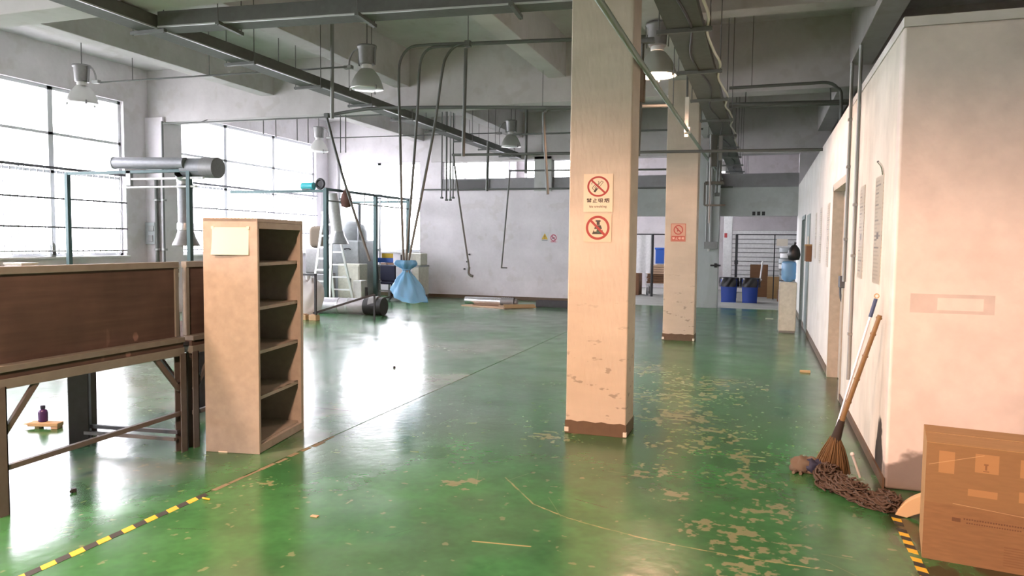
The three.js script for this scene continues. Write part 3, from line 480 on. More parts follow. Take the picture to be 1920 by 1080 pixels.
pipeRun('wall_riser', 'vertical conduit drop hugging the rear of the front column', 'conduit', [['riser', rod(V(-1.09, 3.42, -6.9), V(-1.11, 2.36, -6.9), 0.018)], ['elbow', rbox(-1.12, 3.38, -6.93, -0.98, 3.43, -6.87, 0.01)], ['box_cover', rbox(-1.13, 2.85, -6.94, -1.06, 3.15, -6.86, 0.01), mt.brownPaint]]);
pipeRun('aisle_pipe', 'pale green pipe slanting past the front column along the aisle', 'pipe', [['pipe', tube([[-0.93, 2.96, -1.2], [-0.93, 2.95, -5.8], [-0.93, 3.0, -11.35], [-0.93, 3.1, -18.3]], 0.023, 60), mt.greenPipe], ['valve', rbox(-0.97, 2.94, -9.65, -0.89, 3.02, -9.55, 0.015), mt.trayLip], ['wire_hanger', rod(V(-0.93, 2.95, -8), V(-0.93, 4.12, -8), 0.005, 6), mt.wire], ['wire_hanger', rod(V(-0.93, 2.95, -3), V(-0.93, 4.3, -3), 0.005, 6), mt.wire]]);
pipeRun('flat_trunking', 'narrow pale trunking strip hanging down in front of the middle column', 'trunking', [['strip', rbox(-1.005, 2.95, -9.99, -0.955, 3.47, -9.97, 0.004), mt.column], ['upper_strip', rbox(-0.995, 3.47, -9.995, -0.97, 4.15, -9.975, 0.004), mt.tray]]);
pipeRun('overhead_pipe', 'dark pipe bending down over the partition roof', 'pipe', [['pipe', tube([[-0.5, 3.76, -11], [0.5, 3.765, -11], [0.79, 3.76, -11], [0.91, 3.68, -11], [0.96, 3.57, -11], [0.96, 2.97, -11]], 0.022, 50)], ['wire_hanger', rod(V(-0.2, 3.76, -11), V(-0.2, CEIL, -11), 0.005, 6), mt.wire]]);
pipeRun('overhead_pipe', 'thick dark pipe along the foot of the second beam over the aisle', 'pipe', [['pipe', rod(V(-0.54, 3.68, -11.9), V(1.3, 3.64, -11.9), 0.04)], ['wire_hanger', rod(V(0.9, 3.66, -11.9), V(0.9, 3.92, -12.1), 0.008, 6), mt.wire], ['wire_hanger', rod(V(-0.3, 3.68, -11.9), V(-0.3, 3.92, -12.1), 0.008, 6), mt.wire]]);
pipeRun('overhead_pipe', 'thin pipe showing between the two nearer columns at beam height', 'pipe', [['pipe', rod(V(-4.4, 3.53, -13), V(-1.0, 3.5, -13), 0.016)], ['wire_hanger', rod(V(-2.4, 3.51, -13), V(-2.4, CEIL, -13), 0.005, 6), mt.wire]]);
{
  const t = thing('junction_cluster', 'dark cluster of boxes and conduits beside the middle column', 'electrical box', [-0.79, 0, -12.9]);
  part('box', rbox(-0.09, 2.85, -0.06, 0.04, 3.38, 0.06, 0.01), mt.pipe, t); part('box', rbox(0.06, 2.95, -0.05, 0.12, 3.36, 0.05, 0.008), mt.pipeGrey, t);
  part('conduit', rod(V(0.1, 2.6, 0), V(0.1, 3.38, 0), 0.02), mt.pipe, t); part('conduit', rod(V(-0.06, 1.9, 0.1), V(-0.06, 3.38, 0.1), 0.016), mt.pipeGrey, t);
  part('shelf', rbox(-0.14, 2.55, -0.1, 0.16, 2.6, 0.1, 0.006), mt.pipe, t); part('frame', [bar(V(-0.14, 2.58, 0.1), V(-0.14, 2.2, 0.1), 0.03), bar(V(-0.14, 2.2, 0.1), V(0.2, 2.2, 0.1), 0.03)], mt.pipe, t);
}
pipeRun('drop_pipe', 'black pipe dropping from the aisle tray before the opening', 'pipe', [['pipe', rod(V(-0.86, 3.4, -15.2), V(-0.88, 2.55, -15.2), 0.026)], ['elbow', rbox(-0.92, 2.5, -15.24, -0.82, 2.57, -15.16, 0.012)]]);

// ---------------------------------------------------------------- steel shelving cabinet
{
  const t = thing('shelf_cabinet', 'tall beige steel cabinet with open shelves and a blank paper taped to its side', 'cabinet', [-3.382, 0, -4.368], Math.atan2(-0.17, 0.985) + 0);
  // local: +x is the open front, -z runs to the far side; near front corner at the origin
  const W = 0.74, D = 0.42, H = 1.7, s = 0.012;
  t.rotation.y = 0.171;
  part('side_panel', rbox(-D, 0.0, -s, 0, H, 0, 0.004), mt.cabinet, t);
  part('side_panel', rbox(-D, 0.0, -W, 0, H, -W + s, 0.004), mt.cabinet, t);
  part('back_panel', box(-D, 0.02, -W + s, -D + s, H - 0.02, -s), mt.cabinet, t);
  part('top_panel', rbox(-D, H - 0.03, -W, 0, H, 0, 0.005), mt.cabinetTop, t);
  part('door_rail', [box(-0.028, H - 0.075, -W + 0.03, 0, H - 0.03, -s), box(-0.03, 0.06, -W + 0.045, -0.002, H - 0.075, -W + s), box(-0.012, 0.02, -s - 0.012, 0, H - 0.03, -s)], mt.cabinet, t);
  part('plinth', rbox(-D + 0.02, 0.004, -W + s, -0.004, 0.065, -s, 0.004), mt.cabinet, t);
  for (const y of [1.375, 1.055, 0.735, 0.4]) { const sh = part('shelf', [rbox(-D + s, y, -W + s, -0.035, y + 0.006, -s, 0.002), box(-0.05, y - 0.018, -W + s, -0.035, y + 0.006, -s)], mt.cabinet, t); part('shelf_clip', [box(-0.05, y - 0.03, -W + s, -0.02, y - 0.018, -W + 0.03)], mt.steel, sh); }
  part('floor_panel', rbox(-D + s, 0.065, -W + s, -0.03, 0.075, -s, 0.002), mt.cabinet, t);
  part('foot_chip', rbox(-0.32, -0.0, -0.004, -0.25, 0.01, 0.003, 0.002), mt.paper, t);
  const p = new THREE.PlaneGeometry(0.28, 0.195, 14, 8), a = p.attributes.position;
  for (let i = 0; i < a.count; i++) { const v = (a.getY(i) + 0.0975) / 0.195, u = (a.getX(i) + 0.14) / 0.28; a.setZ(i, 0.003 + 0.022 * Math.pow(1 - v, 2) * (0.4 + 0.6 * (1 - u)) + 0.003 * Math.sin(u * 5)); }
  p.computeVertexNormals(); p.translate(-0.205, 1.535, 0);
  const sheet = new THREE.Group(); sheet.name = numbered('paper_sheet'); sheet.position.copy(t.position); sheet.rotation.copy(t.rotation); scene.add(sheet); tag(sheet, 'blank cream paper sheet taped to the cabinet side', 'paper');
  part('sheet', p, mt.paper, sheet);
  part('tape_tab', [box(-0.35, 1.62, 0.001, -0.33, 1.64, 0.006), box(-0.08, 1.62, 0.001, -0.06, 1.64, 0.006)], mt.paper, sheet);
}

// ---------------------------------------------------------------- workbenches with upright boards
function workbench(label, z0, z1, pedestals) {                                 // z0 nearer; front edge at x = -3.96, body runs towards -x
  const t = thing('workbench', label, 'workbench', [-3.96, 0, z0], 0, 'steel workbenches with brown boards'), L = z0 - z1;
  const leg = (x, z) => part('leg', [box(x - 0.03, 0, z - 0.03, x + 0.03, 0.72, z - 0.023), box(x + 0.023, 0, z - 0.03, x + 0.03, 0.72, z + 0.03), box(x - 0.03, 0, z - 0.03, x - 0.023, 0.72, z + 0.03)], mt.steel, t);
  leg(0, -0.0); leg(0, -L + 0.0); leg(-1.0, 0); leg(-1.0, -L);
  part('front_rail', rbox(-0.02, 0.705, -L - 0.02, 0.022, 0.762, 0.02, 0.003), mt.rail, t);
  part('rear_rail', rbox(-1.02, 0.705, -L - 0.02, -0.98, 0.762, 0.02, 0.003), mt.rail, t);
  part('side_rail', [box(-1.0, 0.71, -0.02, 0, 0.755, 0.015), box(-1.0, 0.71, -L - 0.015, 0, 0.755, -L + 0.02)], mt.rail, t);
  part('worktop', uvM(rbox(-1.03, 0.762, -L - 0.02, 0.012, 0.8, 0.02, 0.003), 0.7), mt.board, t);
  part('ledge', rbox(-0.06, 0.8, -L - 0.02, 0.028, 0.838, 0.02, 0.004), mt.ledge, t);
  const bp = part('upright_board', uvM(rbox(-0.058, 0.838, -L - 0.012, -0.038, 1.36, 0.012, 0.002), 0.62), mt.board, t);
  part('board_trim', [rbox(-0.07, 1.338, -L - 0.025, -0.02, 1.382, 0.025, 0.004)], mt.rail, bp); part('board_trim', rbox(-0.066, 0.838, -L - 0.025, -0.026, 1.34, -L + 0.01, 0.003), mt.rail, bp); part('board_trim', rbox(-0.066, 0.838, -0.01, -0.026, 1.34, 0.025, 0.003), mt.rail, bp);
  part('brace', bar(V(0, 0.71, -L + 0.23), V(0, 0.46, -L + 0.02), 0.022, 0.032), mt.steel, t);
  part('brace', bar(V(0, 0.71, -0.23), V(0, 0.43, -0.01), 0.022, 0.032), mt.steel, t);
  part('brace', bar(V(-0.22, 0.71, -L), V(-0.02, 0.5, -L), 0.022, 0.03), mt.steelDark, t);
  part('stretcher', bar(V(0.0, 0.26, 0), V(0, 0.285, -L), 0.028, 0.03), mt.steel, t);
  part('stretcher', bar(V(-0.86, 0.125, -L + 0.06), V(0, 0.15, -L + 0.03), 0.028, 0.026), mt.steelDark, t);
  part('stretcher', bar(V(-0.86, 0.085, -L + 0.1), V(0, 0.105, -L + 0.06), 0.026, 0.024), mt.steel, t);
  const sh = new THREE.Shape(); [[-0.065, 0], [0.065, 0], [0.065, 0.56], [0.12, 0.64], [0.12, 0.708], [-0.12, 0.708], [-0.12, 0.64], [-0.065, 0.56]].forEach(([a, b], i) => (i ? sh.lineTo(a, b) : sh.moveTo(a, b))); sh.closePath();
  for (const z of pedestals) part('pedestal', uvM(new THREE.ExtrudeGeometry(sh, { depth: 0.05, bevelEnabled: true, bevelSize: 0.006, bevelThickness: 0.006, bevelSegments: 1 }).rotateY(0.55).translate(-0.87, 0, z - 0.03)), mt.steelDark, t);
  return t;
}
workbench('nearest steel workbench with a long upright brown board', -2.89, -4.24, [-1.24]);
workbench('second steel workbench, mostly hidden behind the beige cabinet', -4.36, -5.5, [-1.0]);
{
  const t = thing('power_cord', 'cord with pale clips hanging between the two workbenches', 'cord', [-4.03, 0.55, -4.3]);
  part('cord', tube([[0, 0, 0], [0.006, 0.3, 0], [-0.004, 0.55, 0], [0.004, 0.8, 0]], 0.009, 24, 6), mt.pipe, t);
  part('clip', rbox(-0.014, 0.78, -0.014, 0.014, 0.81, 0.014, 0.003), mt.white, t); part('clip', rbox(-0.014, 0.72, -0.014, 0.014, 0.75, 0.014, 0.003), mt.white, t); part('plug', rbox(-0.016, 0.2, -0.014, 0.016, 0.27, 0.014, 0.004), mt.plywood, t);
}
{
  const p = thing('wood_offcut', 'pale wooden offcut on the floor under the workbench, bottle standing on it', 'wood', [-5.46, 0, -4.38], 0.3);
  part('plank', rbox(-0.13, 0.02, -0.04, 0.12, 0.05, 0.045, 0.006), mt.palewood, p); part('foot', rbox(0.06, 0, -0.035, 0.115, 0.022, 0.04, 0.004), mt.plywood, p); part('splinter', new THREE.ConeGeometry(0.018, 0.08, 6).rotateZ(Math.PI / 2).translate(-0.16, 0.03, 0), mt.palewood, p); part('stub', rbox(-0.08, 0, -0.03, -0.04, 0.022, 0.03, 0.004), mt.palewood, p);
  const b = thing('purple_bottle', 'small dark purple bottle standing under the workbench', 'bottle', [-5.5, 0.051, -4.385]);
  part('bottle_body', lathe([[0, 0], [0.033, 0], [0.036, 0.006], [0.036, 0.075], [0.03, 0.092], [0.015, 0.1], [0.015, 0.106]], 20), mt.purple, b); part('cap', lathe([[0.018, 0.104], [0.018, 0.126], [0.015, 0.13], [0, 0.13]], 18), mt.navy, b);
}
for (const [x, z, l] of [[-3.93, -3.32, 'dark bolt lying on the floor below the nearest workbench'], [-4.48, -3.29, 'dark nut on the bright floor at the picture edge'], [-4.2, -7.98, 'dark scrap of metal on the floor beyond the cabinet']]) {
  const t = thing('metal_scrap', l, 'scrap', [x, 0, z]); part('nut', new THREE.CylinderGeometry(0.016, 0.018, 0.022, 6).translate(0, 0.011, 0), mt.black, t); part('bolt', rod(V(0, 0.012, 0), V(0.012, 0.012, 0.03), 0.008, 8), mt.black, t);
}
single('wood_chip', rbox(-0.022, 0, -0.012, 0.022, 0.006, 0.012, 0.002).translate(-2.33, 0, -3.48), mt.plywood, 'tiny orange-brown wood chip on the green floor', 'chip');
single('wood_chip', rbox(-0.06, 0, -0.025, 0.06, 0.025, 0.025, 0.003).translate(0.55, 0, -9.6), mt.palewood, 'small tan block on the floor by the partition door', 'chip');

// ---------------------------------------------------------------- hazard tapes on the floor
function tape(label, x0, za, zb, n, w, gaps) {
  const t = thing('floor_tape', label, 'tape', [x0, 0, za]);
  const L = (zb - za) / n;
  for (let k = 0; k < n; k++) {
    if (gaps && gaps(k)) continue;
    const s = new THREE.Shape(), a = k * L, b = (k + 1) * L, sk = 0.35 * L, j = () => 0.004 * (rnd() - 0.5);
    s.moveTo(-w / 2 + j(), -(a + sk)); s.lineTo(w / 2 + j(), -a); s.lineTo(w / 2 + j(), -b); s.lineTo(-w / 2 + j(), -(b + sk)); s.closePath();
    part('tape_piece', uvM(new THREE.ExtrudeGeometry(s, { depth: 0.0012, bevelEnabled: false }).rotateX(-Math.PI / 2).translate(0, 0.0004 + 0.0002 * (k % 2), 0)), k % 2 ? mt.tapeBlack : mt.yellow, t);
  }
  return t;
}
tape('yellow and black hazard tape along the floor joint by the workbench', -3.15, -2.0, -3.55, 20, 0.05);
{
  const t = tape('worn yellow and black tape running to the cardboard box', 0.775, -3.3, -4.65, 24, 0.045, (k) => k % 7 === 6);
  const w = thing('worn_tape', 'rubbed tan remnant of floor tape leading to the cabinet', 'tape', [-3.15, 0, -3.6]);
  for (let k = 0; k < 9; k++) part('tape_piece', uvM(new THREE.BoxGeometry(rr(0.02, 0.045), 0.001, rr(0.1, 0.17)).translate(rr(-0.012, 0.008), 0.0008, -0.1 - k * 0.15)), mt.tapeWorn, w);
  const f = thing('tape_scrap', 'torn yellow tape flap curling at the tape end', 'tape', [-3.12, 0, -3.5]); part('flap', tube([[0, 0.002, 0], [0.03, 0.01, 0.02], [0.06, 0.004, 0.01]], 0.006, 10, 5), mt.yellow, f);
}

// ---------------------------------------------------------------- cardboard box and cleaning tools by the partition
const boxTex = canvasTex(1024, 1024, (g, w, h) => {
  const im = g.createImageData(w, h);
  for (let j = 0; j < h; j++) for (let i = 0; i < w; i++) { const n = fbm(i / 90, j / 14, 4, 501), k = 4 * (j * w + i), t = 0.92 + 0.12 * (n - 0.5); im.data[k] = 142 * t; im.data[k + 1] = 108 * t; im.data[k + 2] = 70 * t; im.data[k + 3] = 255; }
  g.putImageData(im, 0, 0);
  g.fillStyle = 'rgba(140,112,72,0.5)'; g.fillRect(0, 0, w, 520);                        // broad clear packing tape
  g.fillStyle = 'rgba(196,150,96,0.45)'; for (const [x, y, a, b] of [[90, 60, 110, 190], [340, 50, 160, 160], [640, 60, 180, 150], [300, 360, 200, 60], [640, 330, 180, 90]]) g.fillRect(x, y, a, b);
  g.strokeStyle = 'rgba(215,185,140,0.55)'; g.lineWidth = 5; g.beginPath(); g.moveTo(20, 190); g.lineTo(400, 60); g.moveTo(200, 505); g.lineTo(1024, 560); g.stroke();
  g.fillStyle = 'rgba(90,60,40,0.75)'; for (let i = 0; i < 26; i++) g.fillRect(280 + i * 18, 618 + (i % 3), 12, 14); for (let i = 0; i < 22; i++) g.fillRect(300 + i * 17, 652, 11, 11); g.fillRect(200, 625, 60, 34);
  g.fillStyle = 'rgba(90,60,40,0.5)'; g.fillRect(400, 130, 30, 14); g.fillRect(408, 144, 14, 40); g.fillRect(396, 190, 40, 8);
  g.fillStyle = 'rgba(110,76,48,0.5)'; for (let r = 0; r < 8; r++) g.fillRect(560, 810 + r * 22, 260 + 180 * hash(r, 3, 3), 9);
});
{
  const t = thing('cardboard_box', 'closed brown cardboard box with faint print, standing at the partition corner', 'box', [0.805, 0, -4.06], -0.15);
  const W = 0.62, D = 0.4, H = 0.585;
  const front = new THREE.BoxGeometry(W, H, 0.006).translate(W / 2, H / 2, -0.003);
  part('front_panel', front, M({ map: boxTex, color: lin(0.92, 0.9, 0.9), roughness: 0.7 }), t);
  part('side_panel', box(0, 0, -D, 0.006, H, -0.006), mt.cardboard, t); part('side_panel', box(W - 0.006, 0, -D, W, H, -0.006), mt.cardboard, t);
  part('back_panel', box(0.006, 0, -D, W - 0.006, H, -D + 0.006), mt.cardboard, t);
  part('top_flap', uvM(new THREE.BoxGeometry(W, 0.006, D / 2 - 0.002).rotateX(0.02).translate(W / 2, H + 0.002, -D / 4)), mt.cardboard, t); part('top_flap', uvM(new THREE.BoxGeometry(W, 0.006, D / 2 - 0.002).rotateX(-0.03).translate(W / 2, H + 0.003, -D * 0.75)), mt.cardboard, t);
  part('bottom_panel', box(0.006, 0.001, -D + 0.006, W - 0.006, 0.007, -0.006), mt.cardboard, t);
}
{
  const t = thing('foam_offcut', 'curved tan foam offcut leaning between the box and the mop', 'offcut');
  const s = new THREE.Shape(); s.moveTo(-0.15, 0); s.quadraticCurveTo(-0.1, 0.13, 0.09, 0.17); s.lineTo(0.12, 0.09); s.quadraticCurveTo(0.0, 0.06, -0.1, -0.005); s.closePath();
  part('foam_piece', uvM(new THREE.ExtrudeGeometry(s, { depth: 0.05, bevelEnabled: true, bevelSize: 0.006, bevelThickness: 0.006, bevelSegments: 2 })), mt.foam, t); t.position.set(0.94, 0.012, -4.66); t.rotation.y = -0.2;
}
{                                                                    // broom
  const t = thing('bamboo_broom', 'bamboo-handled straw broom leaning against the partition', 'broom');
  const a = V(0.52, 0.27, -5.36), b = V(0.745, 1.1, -5.3), d = b.clone().sub(a);
  part('handle', rod(a, b, 0.017, 12, 0.0145), mt.bamboo, t);
  for (const k of [0.14, 0.28, 0.47, 0.66, 0.84, 0.97]) { const p = a.clone().addScaledVector(d, k); part('bamboo_node', rod(p, p.clone().addScaledVector(d, 0.014), 0.019, 12), mt.bamboo, t); }
  part('binding', rod(V(0.508, 0.215, -5.363), V(0.548, 0.375, -5.352), 0.036, 14, 0.021), mt.binding, t);
  const gs = []; for (let i = 0; i < 520; i++) { const u = rr(0, 6.28), r = Math.sqrt(rnd()), top = V(0.512 + 0.03 * r * Math.cos(u), 0.24 + 0.02 * rnd(), -5.362 + 0.03 * r * Math.sin(u)), bot = V(0.49 + 0.115 * r * Math.cos(u) + rr(-0.015, 0.015), rr(0.003, 0.03), -5.36 + 0.07 * r * Math.sin(u)); gs.push(new THREE.TubeGeometry(new THREE.QuadraticBezierCurve3(top, top.clone().lerp(bot, 0.4).add(V(0.02 * Math.cos(u), 0, 0.015 * Math.sin(u))), bot), 3, 0.0032, 3).toNonIndexed()); }
  const br = part('bristles', gs, mt.bristle, t); br.userData.kind = 'stuff';
}
{                                                                    // mop
  const t = thing('string_mop', 'dirty string mop with thin aluminium handle and blue grip, strings lying at the wall base', 'mop');
  const a = V(0.475, 0.1, -5.43), b = V(0.735, 1.18, -5.46), d = b.clone().sub(a), g0 = a.clone().addScaledVector(d, 0.9);
  part('handle', rod(a, b, 0.0085, 12), mt.aluminium, t); part('grip', rod(g0, b.clone().addScaledVector(d, 0.015), 0.0125, 12), mt.gripBlue, t); part('hanging_ring', new THREE.TorusGeometry(0.014, 0.004, 6, 12).translate(b.x + 0.008, b.y + 0.035, b.z), mt.palewood, t);
  const way = [[0.47, -5.26], [0.46, -5.1], [0.52, -4.98], [0.6, -4.86], [0.69, -4.76], [0.77, -4.7]], gs = [];
  const on = (k) => { const f = Math.min(4.999, Math.max(0, k * 5)), i = Math.floor(f), u = f - i; return [way[i][0] + (way[i + 1][0] - way[i][0]) * u, way[i][1] + (way[i + 1][1] - way[i][1]) * u]; };
  for (let i = 0; i < 700; i++) {
    const k = Math.pow(rnd(), 0.8), r = 0.085 * (1 - 0.35 * k), hh = (0.035 + 0.075 * Math.abs(Math.sin(k * 7 + 1.2))) * rr(0.25, 1), pts = [], wob = rr(0, 6.28), o1 = rr(-1, 1), o2 = rr(-1, 1);
    for (let m = 0; m < 5; m++) { const [x, z] = on(k + (m - 2) * 0.045), c = Math.sin(wob + m * 1.5); pts.push(V(x + r * (o1 * 0.8 + 0.35 * c), Math.max(0.007, hh * (1 - 0.55 * o1 * o1) + 0.012 * Math.cos(wob * 2 + m * 2)), z + r * (o2 * 0.8 + 0.35 * Math.cos(wob + m * 1.7)))); }
    gs.push(new THREE.TubeGeometry(new THREE.CatmullRomCurve3(pts), 8, rr(0.0045, 0.0075), 4).toNonIndexed());
  }
  const s = part('mop_strings', gs, mt.mop, t); s.userData.kind = 'stuff';
}
{
  const t = thing('dirty_rag', 'crumpled dusty rag with a black patch on the floor left of the broom', 'rag', [0.335, 0, -5.36]);
  const g = mergeVertices(new THREE.IcosahedronGeometry(0.085, 4).deleteAttribute('uv').deleteAttribute('normal')), p = g.attributes.position;
  for (let i = 0; i < p.count; i++) { const x = p.getX(i), y = p.getY(i), z = p.getZ(i), n = 0.55 + 0.9 * fbm(x * 34 + 5, z * 34 + y * 27, 3, 601); p.setXYZ(i, x * n * 1.15, Math.max(0, (y * n + 0.05) * 0.75), z * n * 0.8); }
  g.computeVertexNormals(); part('cloth', g, mt.cloth, t);
  const g2 = g.clone().scale(0.6, 0.85, 0.6).translate(0.05, 0.012, 0.03); part('dark_patch', g2, mt.navy, t);
  part('tassel', rod(V(-0.06, 0.012, 0.05), V(-0.085, 0.012, 0.1), 0.011, 8), mt.cloth, t); part('tassel', rod(V(-0.03, 0.012, 0.06), V(-0.04, 0.012, 0.11), 0.011, 8), mt.cloth, t);
  const s = thing('short_stick', 'short white stick with a round knob standing behind the mop', 'stick'); part('stick', rod(V(0.67, 0.006, -5.33), V(0.615, 0.16, -5.3), 0.008, 10), mt.white, s); part('knob', new THREE.SphereGeometry(0.014, 14, 10).translate(0.614, 0.165, -5.3), mt.white, s);
}

// ---------------------------------------------------------------- grilles, sill things, panel on the left wall
function grille(label, z0, z1) {
  const t = thing('window_grille', label, 'grille', [-11.9, SILL + 0.05, z0], 0, 'security grilles on the left windows'), L = z0 - z1, H = 1.5;
  for (let z = 0.06; z < L; z += 0.125) part('grille_bar', box(-0.006, 0, -z - 0.006, 0.006, H, -z + 0.006), mt.grille, t);
  for (const y of [0.46, 0.97]) part('cross_bar', box(-0.008, y, -L, 0.008, y + 0.03, 0), mt.grilleDark, t);
  part('top_rail', box(-0.02, H, -L, 0.02, H + 0.045, 0), mt.grilleDark, t); part('bottom_rail', box(-0.012, 0.04, -L, 0.012, 0.065, 0), mt.grille, t);
  for (const z of [0.0, L * 0.5, L]) part('stay', box(-0.08, H - 0.02, -z - 0.015, 0, H + 0.01, -z + 0.015), mt.grille, t);
  return t;
}
grille('security grille across the nearer left window', -6.95, -11.4);
grille('security grille across the farther left window', -12.75, -18.0);
{
  const t = thing('switch_cabinet', 'grey electrical panel on the left wall pilaster', 'electrical panel', [-11.84, 1.42, -11.99]);
  part('cabinet_body', rbox(-0.13, 0, 0, 0.12, 0.45, 0.08, 0.008), mt.machine, t); part('socket', rbox(-0.03, 0.06, 0.08, 0.08, 0.19, 0.1, 0.008), mt.pipeGrey, t); part('switch', rbox(-0.04, 0.27, 0.08, 0.1, 0.38, 0.095, 0.006), mt.pipeGrey, t);
  for (const [x, y0, y1, r, l] of [[-11.68, 0.6, 2.75, 0.035, 'thick dark riser beside the electrical panel'], [-11.5, 0.6, 3.9, 0.022, 'thin dark riser on the pilaster edge rising to the beam']]) { const c = thing('riser_pipe', l, 'pipe'); part('pipe', rod(V(x, y0, -11.93), V(x, y1, -11.93), r), mt.pipe, c); part('clamp', rbox(x - r - 0.01, 2.3, -11.99, x + r + 0.01, 2.34, -11.89, 0.005), mt.pipeGrey, c); part('clamp', rbox(x - r - 0.01, 1.3, -11.99, x + r + 0.01, 1.34, -11.89, 0.005), mt.pipeGrey, c); }
  const k = thing('grey_canister', 'grey canister standing on the left window sill', 'canister', [-11.96, SILL, -9.8]); part('canister_body', lathe([[0, 0], [0.06, 0], [0.062, 0.2], [0.05, 0.24], [0.03, 0.26], [0.03, 0.28], [0, 0.28]], 20), mt.machine, k); part('label_patch', rbox(0.055, 0.03, -0.03, 0.066, 0.09, 0.03, 0.003), mt.lockGrey, k);
  const b1 = thing('sill_box', 'pale flat box below the left window, above the bench board', 'box', [-10.0, 1.0, -7.7]); part('box_body', rbox(-0.17, 0, -0.12, 0.17, 0.15, 0.12, 0.006), mt.white, b1); part('box_lid', rbox(-0.18, 0.15, -0.13, 0.18, 0.18, 0.13, 0.006), mt.cream, b1);
  const b2 = thing('brown_carton', 'brown carton at the picture edge below the left window', 'box', [-10.1, 1.0, -7.1]); part('carton_body', rbox(-0.2, 0, -0.13, 0.2, 0.17, 0.13, 0.004), mt.cardboard, b2); part('carton_flap', rbox(-0.2, 0.17, -0.13, 0.2, 0.176, 0.0, 0.002), mt.cardboard, b2);
  const tb = thing('wall_table', 'long grey table under the left windows carrying small boxes', 'table', [-10.05, 0, -7.6]); part('tabletop', rbox(-0.4, 0.95, -1.0, 0.4, 1.0, 1.0, 0.006), mt.machine, tb); for (const x of [-0.36, 0.36]) for (const z of [-0.95, 0.95]) part('leg', bar(V(x, 0, z), V(x, 0.95, z), 0.04), mt.steel, tb);
}

// ---------------------------------------------------------------- green gantry with exhaust duct in front of the left window
{
  const t = thing('gantry_frame', 'dark green steel gantry with two white rails in front of the left window', 'frame', [-10, 0, -9.5]);
  for (const x of [-1.2, 1.36]) { const p = part('post', rbox(x - 0.035, 0, -0.035, x + 0.035, 2.64, 0.035, 0.005), mt.frameGreen, t); part('base_plate', rbox(x - 0.09, 0, -0.09, x + 0.09, 0.012, 0.09, 0.003), mt.frameGreen, p); }
  part('top_rail', rbox(-1.2, 2.6, -0.03, 1.6, 2.65, 0.03, 0.005), mt.frameGreen, t);
  part('white_rail', rbox(0.15, 2.49, -0.025, 1.65, 2.525, 0.025, 0.005), mt.white, t); part('white_rail', rbox(0.0, 2.36, -0.02, 1.5, 2.39, 0.02, 0.005), mt.white, t);
  part('rail_bracket', rbox(0.1, 2.4, -0.03, 0.2, 2.65, 0.03, 0.004), mt.pipeGrey, t);
  const d = thing('exhaust_duct', 'silver horizontal duct resting on the green gantry', 'duct', [-10, 2.75, -9.5]);
  part('duct_tube', rod(V(-0.15, 0.03, 0), V(1.3, -0.01, 0), 0.095, 24), mt.duct, d); part('end_ring', rod(V(-0.17, 0.03, 0), V(-0.14, 0.03, 0), 0.103, 24), mt.galvanised, d);
  part('wide_duct', rod(V(1.2, -0.06, -0.1), V(1.8, -0.08, -0.1), 0.15, 26), mt.duct, d); part('end_collar', rod(V(1.58, -0.075, -0.1), V(1.84, -0.085, -0.1), 0.165, 26), mt.lampGrey, d);
  const h = thing('extraction_hood', 'silver flexible duct with flared hood hanging in front of the left window', 'hood', [-8.83, 0, -9.62]);
  part('flexible_pipe', lathe(Array.from({ length: 40 }, (_, i) => [0.115 + 0.004 * (i % 2) + (i > 35 ? 0.01 : 0), 1.72 + 0.7 * i / 39]), 24), mt.duct, h); part('collar', lathe([[0.125, 1.68], [0.13, 1.7], [0.13, 1.78], [0.125, 1.8]], 24), mt.galvanised, h); part('elbow', tube([[0, 2.4, 0], [0, 2.52, 0.02], [0.03, 2.6, 0.09]], 0.12, 12, 20), mt.galvanised, h);
  part('hood_cone', lathe([[0.12, 1.7], [0.125, 1.66], [0.155, 1.56], [0.21, 1.45], [0.215, 1.43], [0.2, 1.44], [0.145, 1.56], [0.115, 1.66]], 28), mt.lampGrey, h);
}

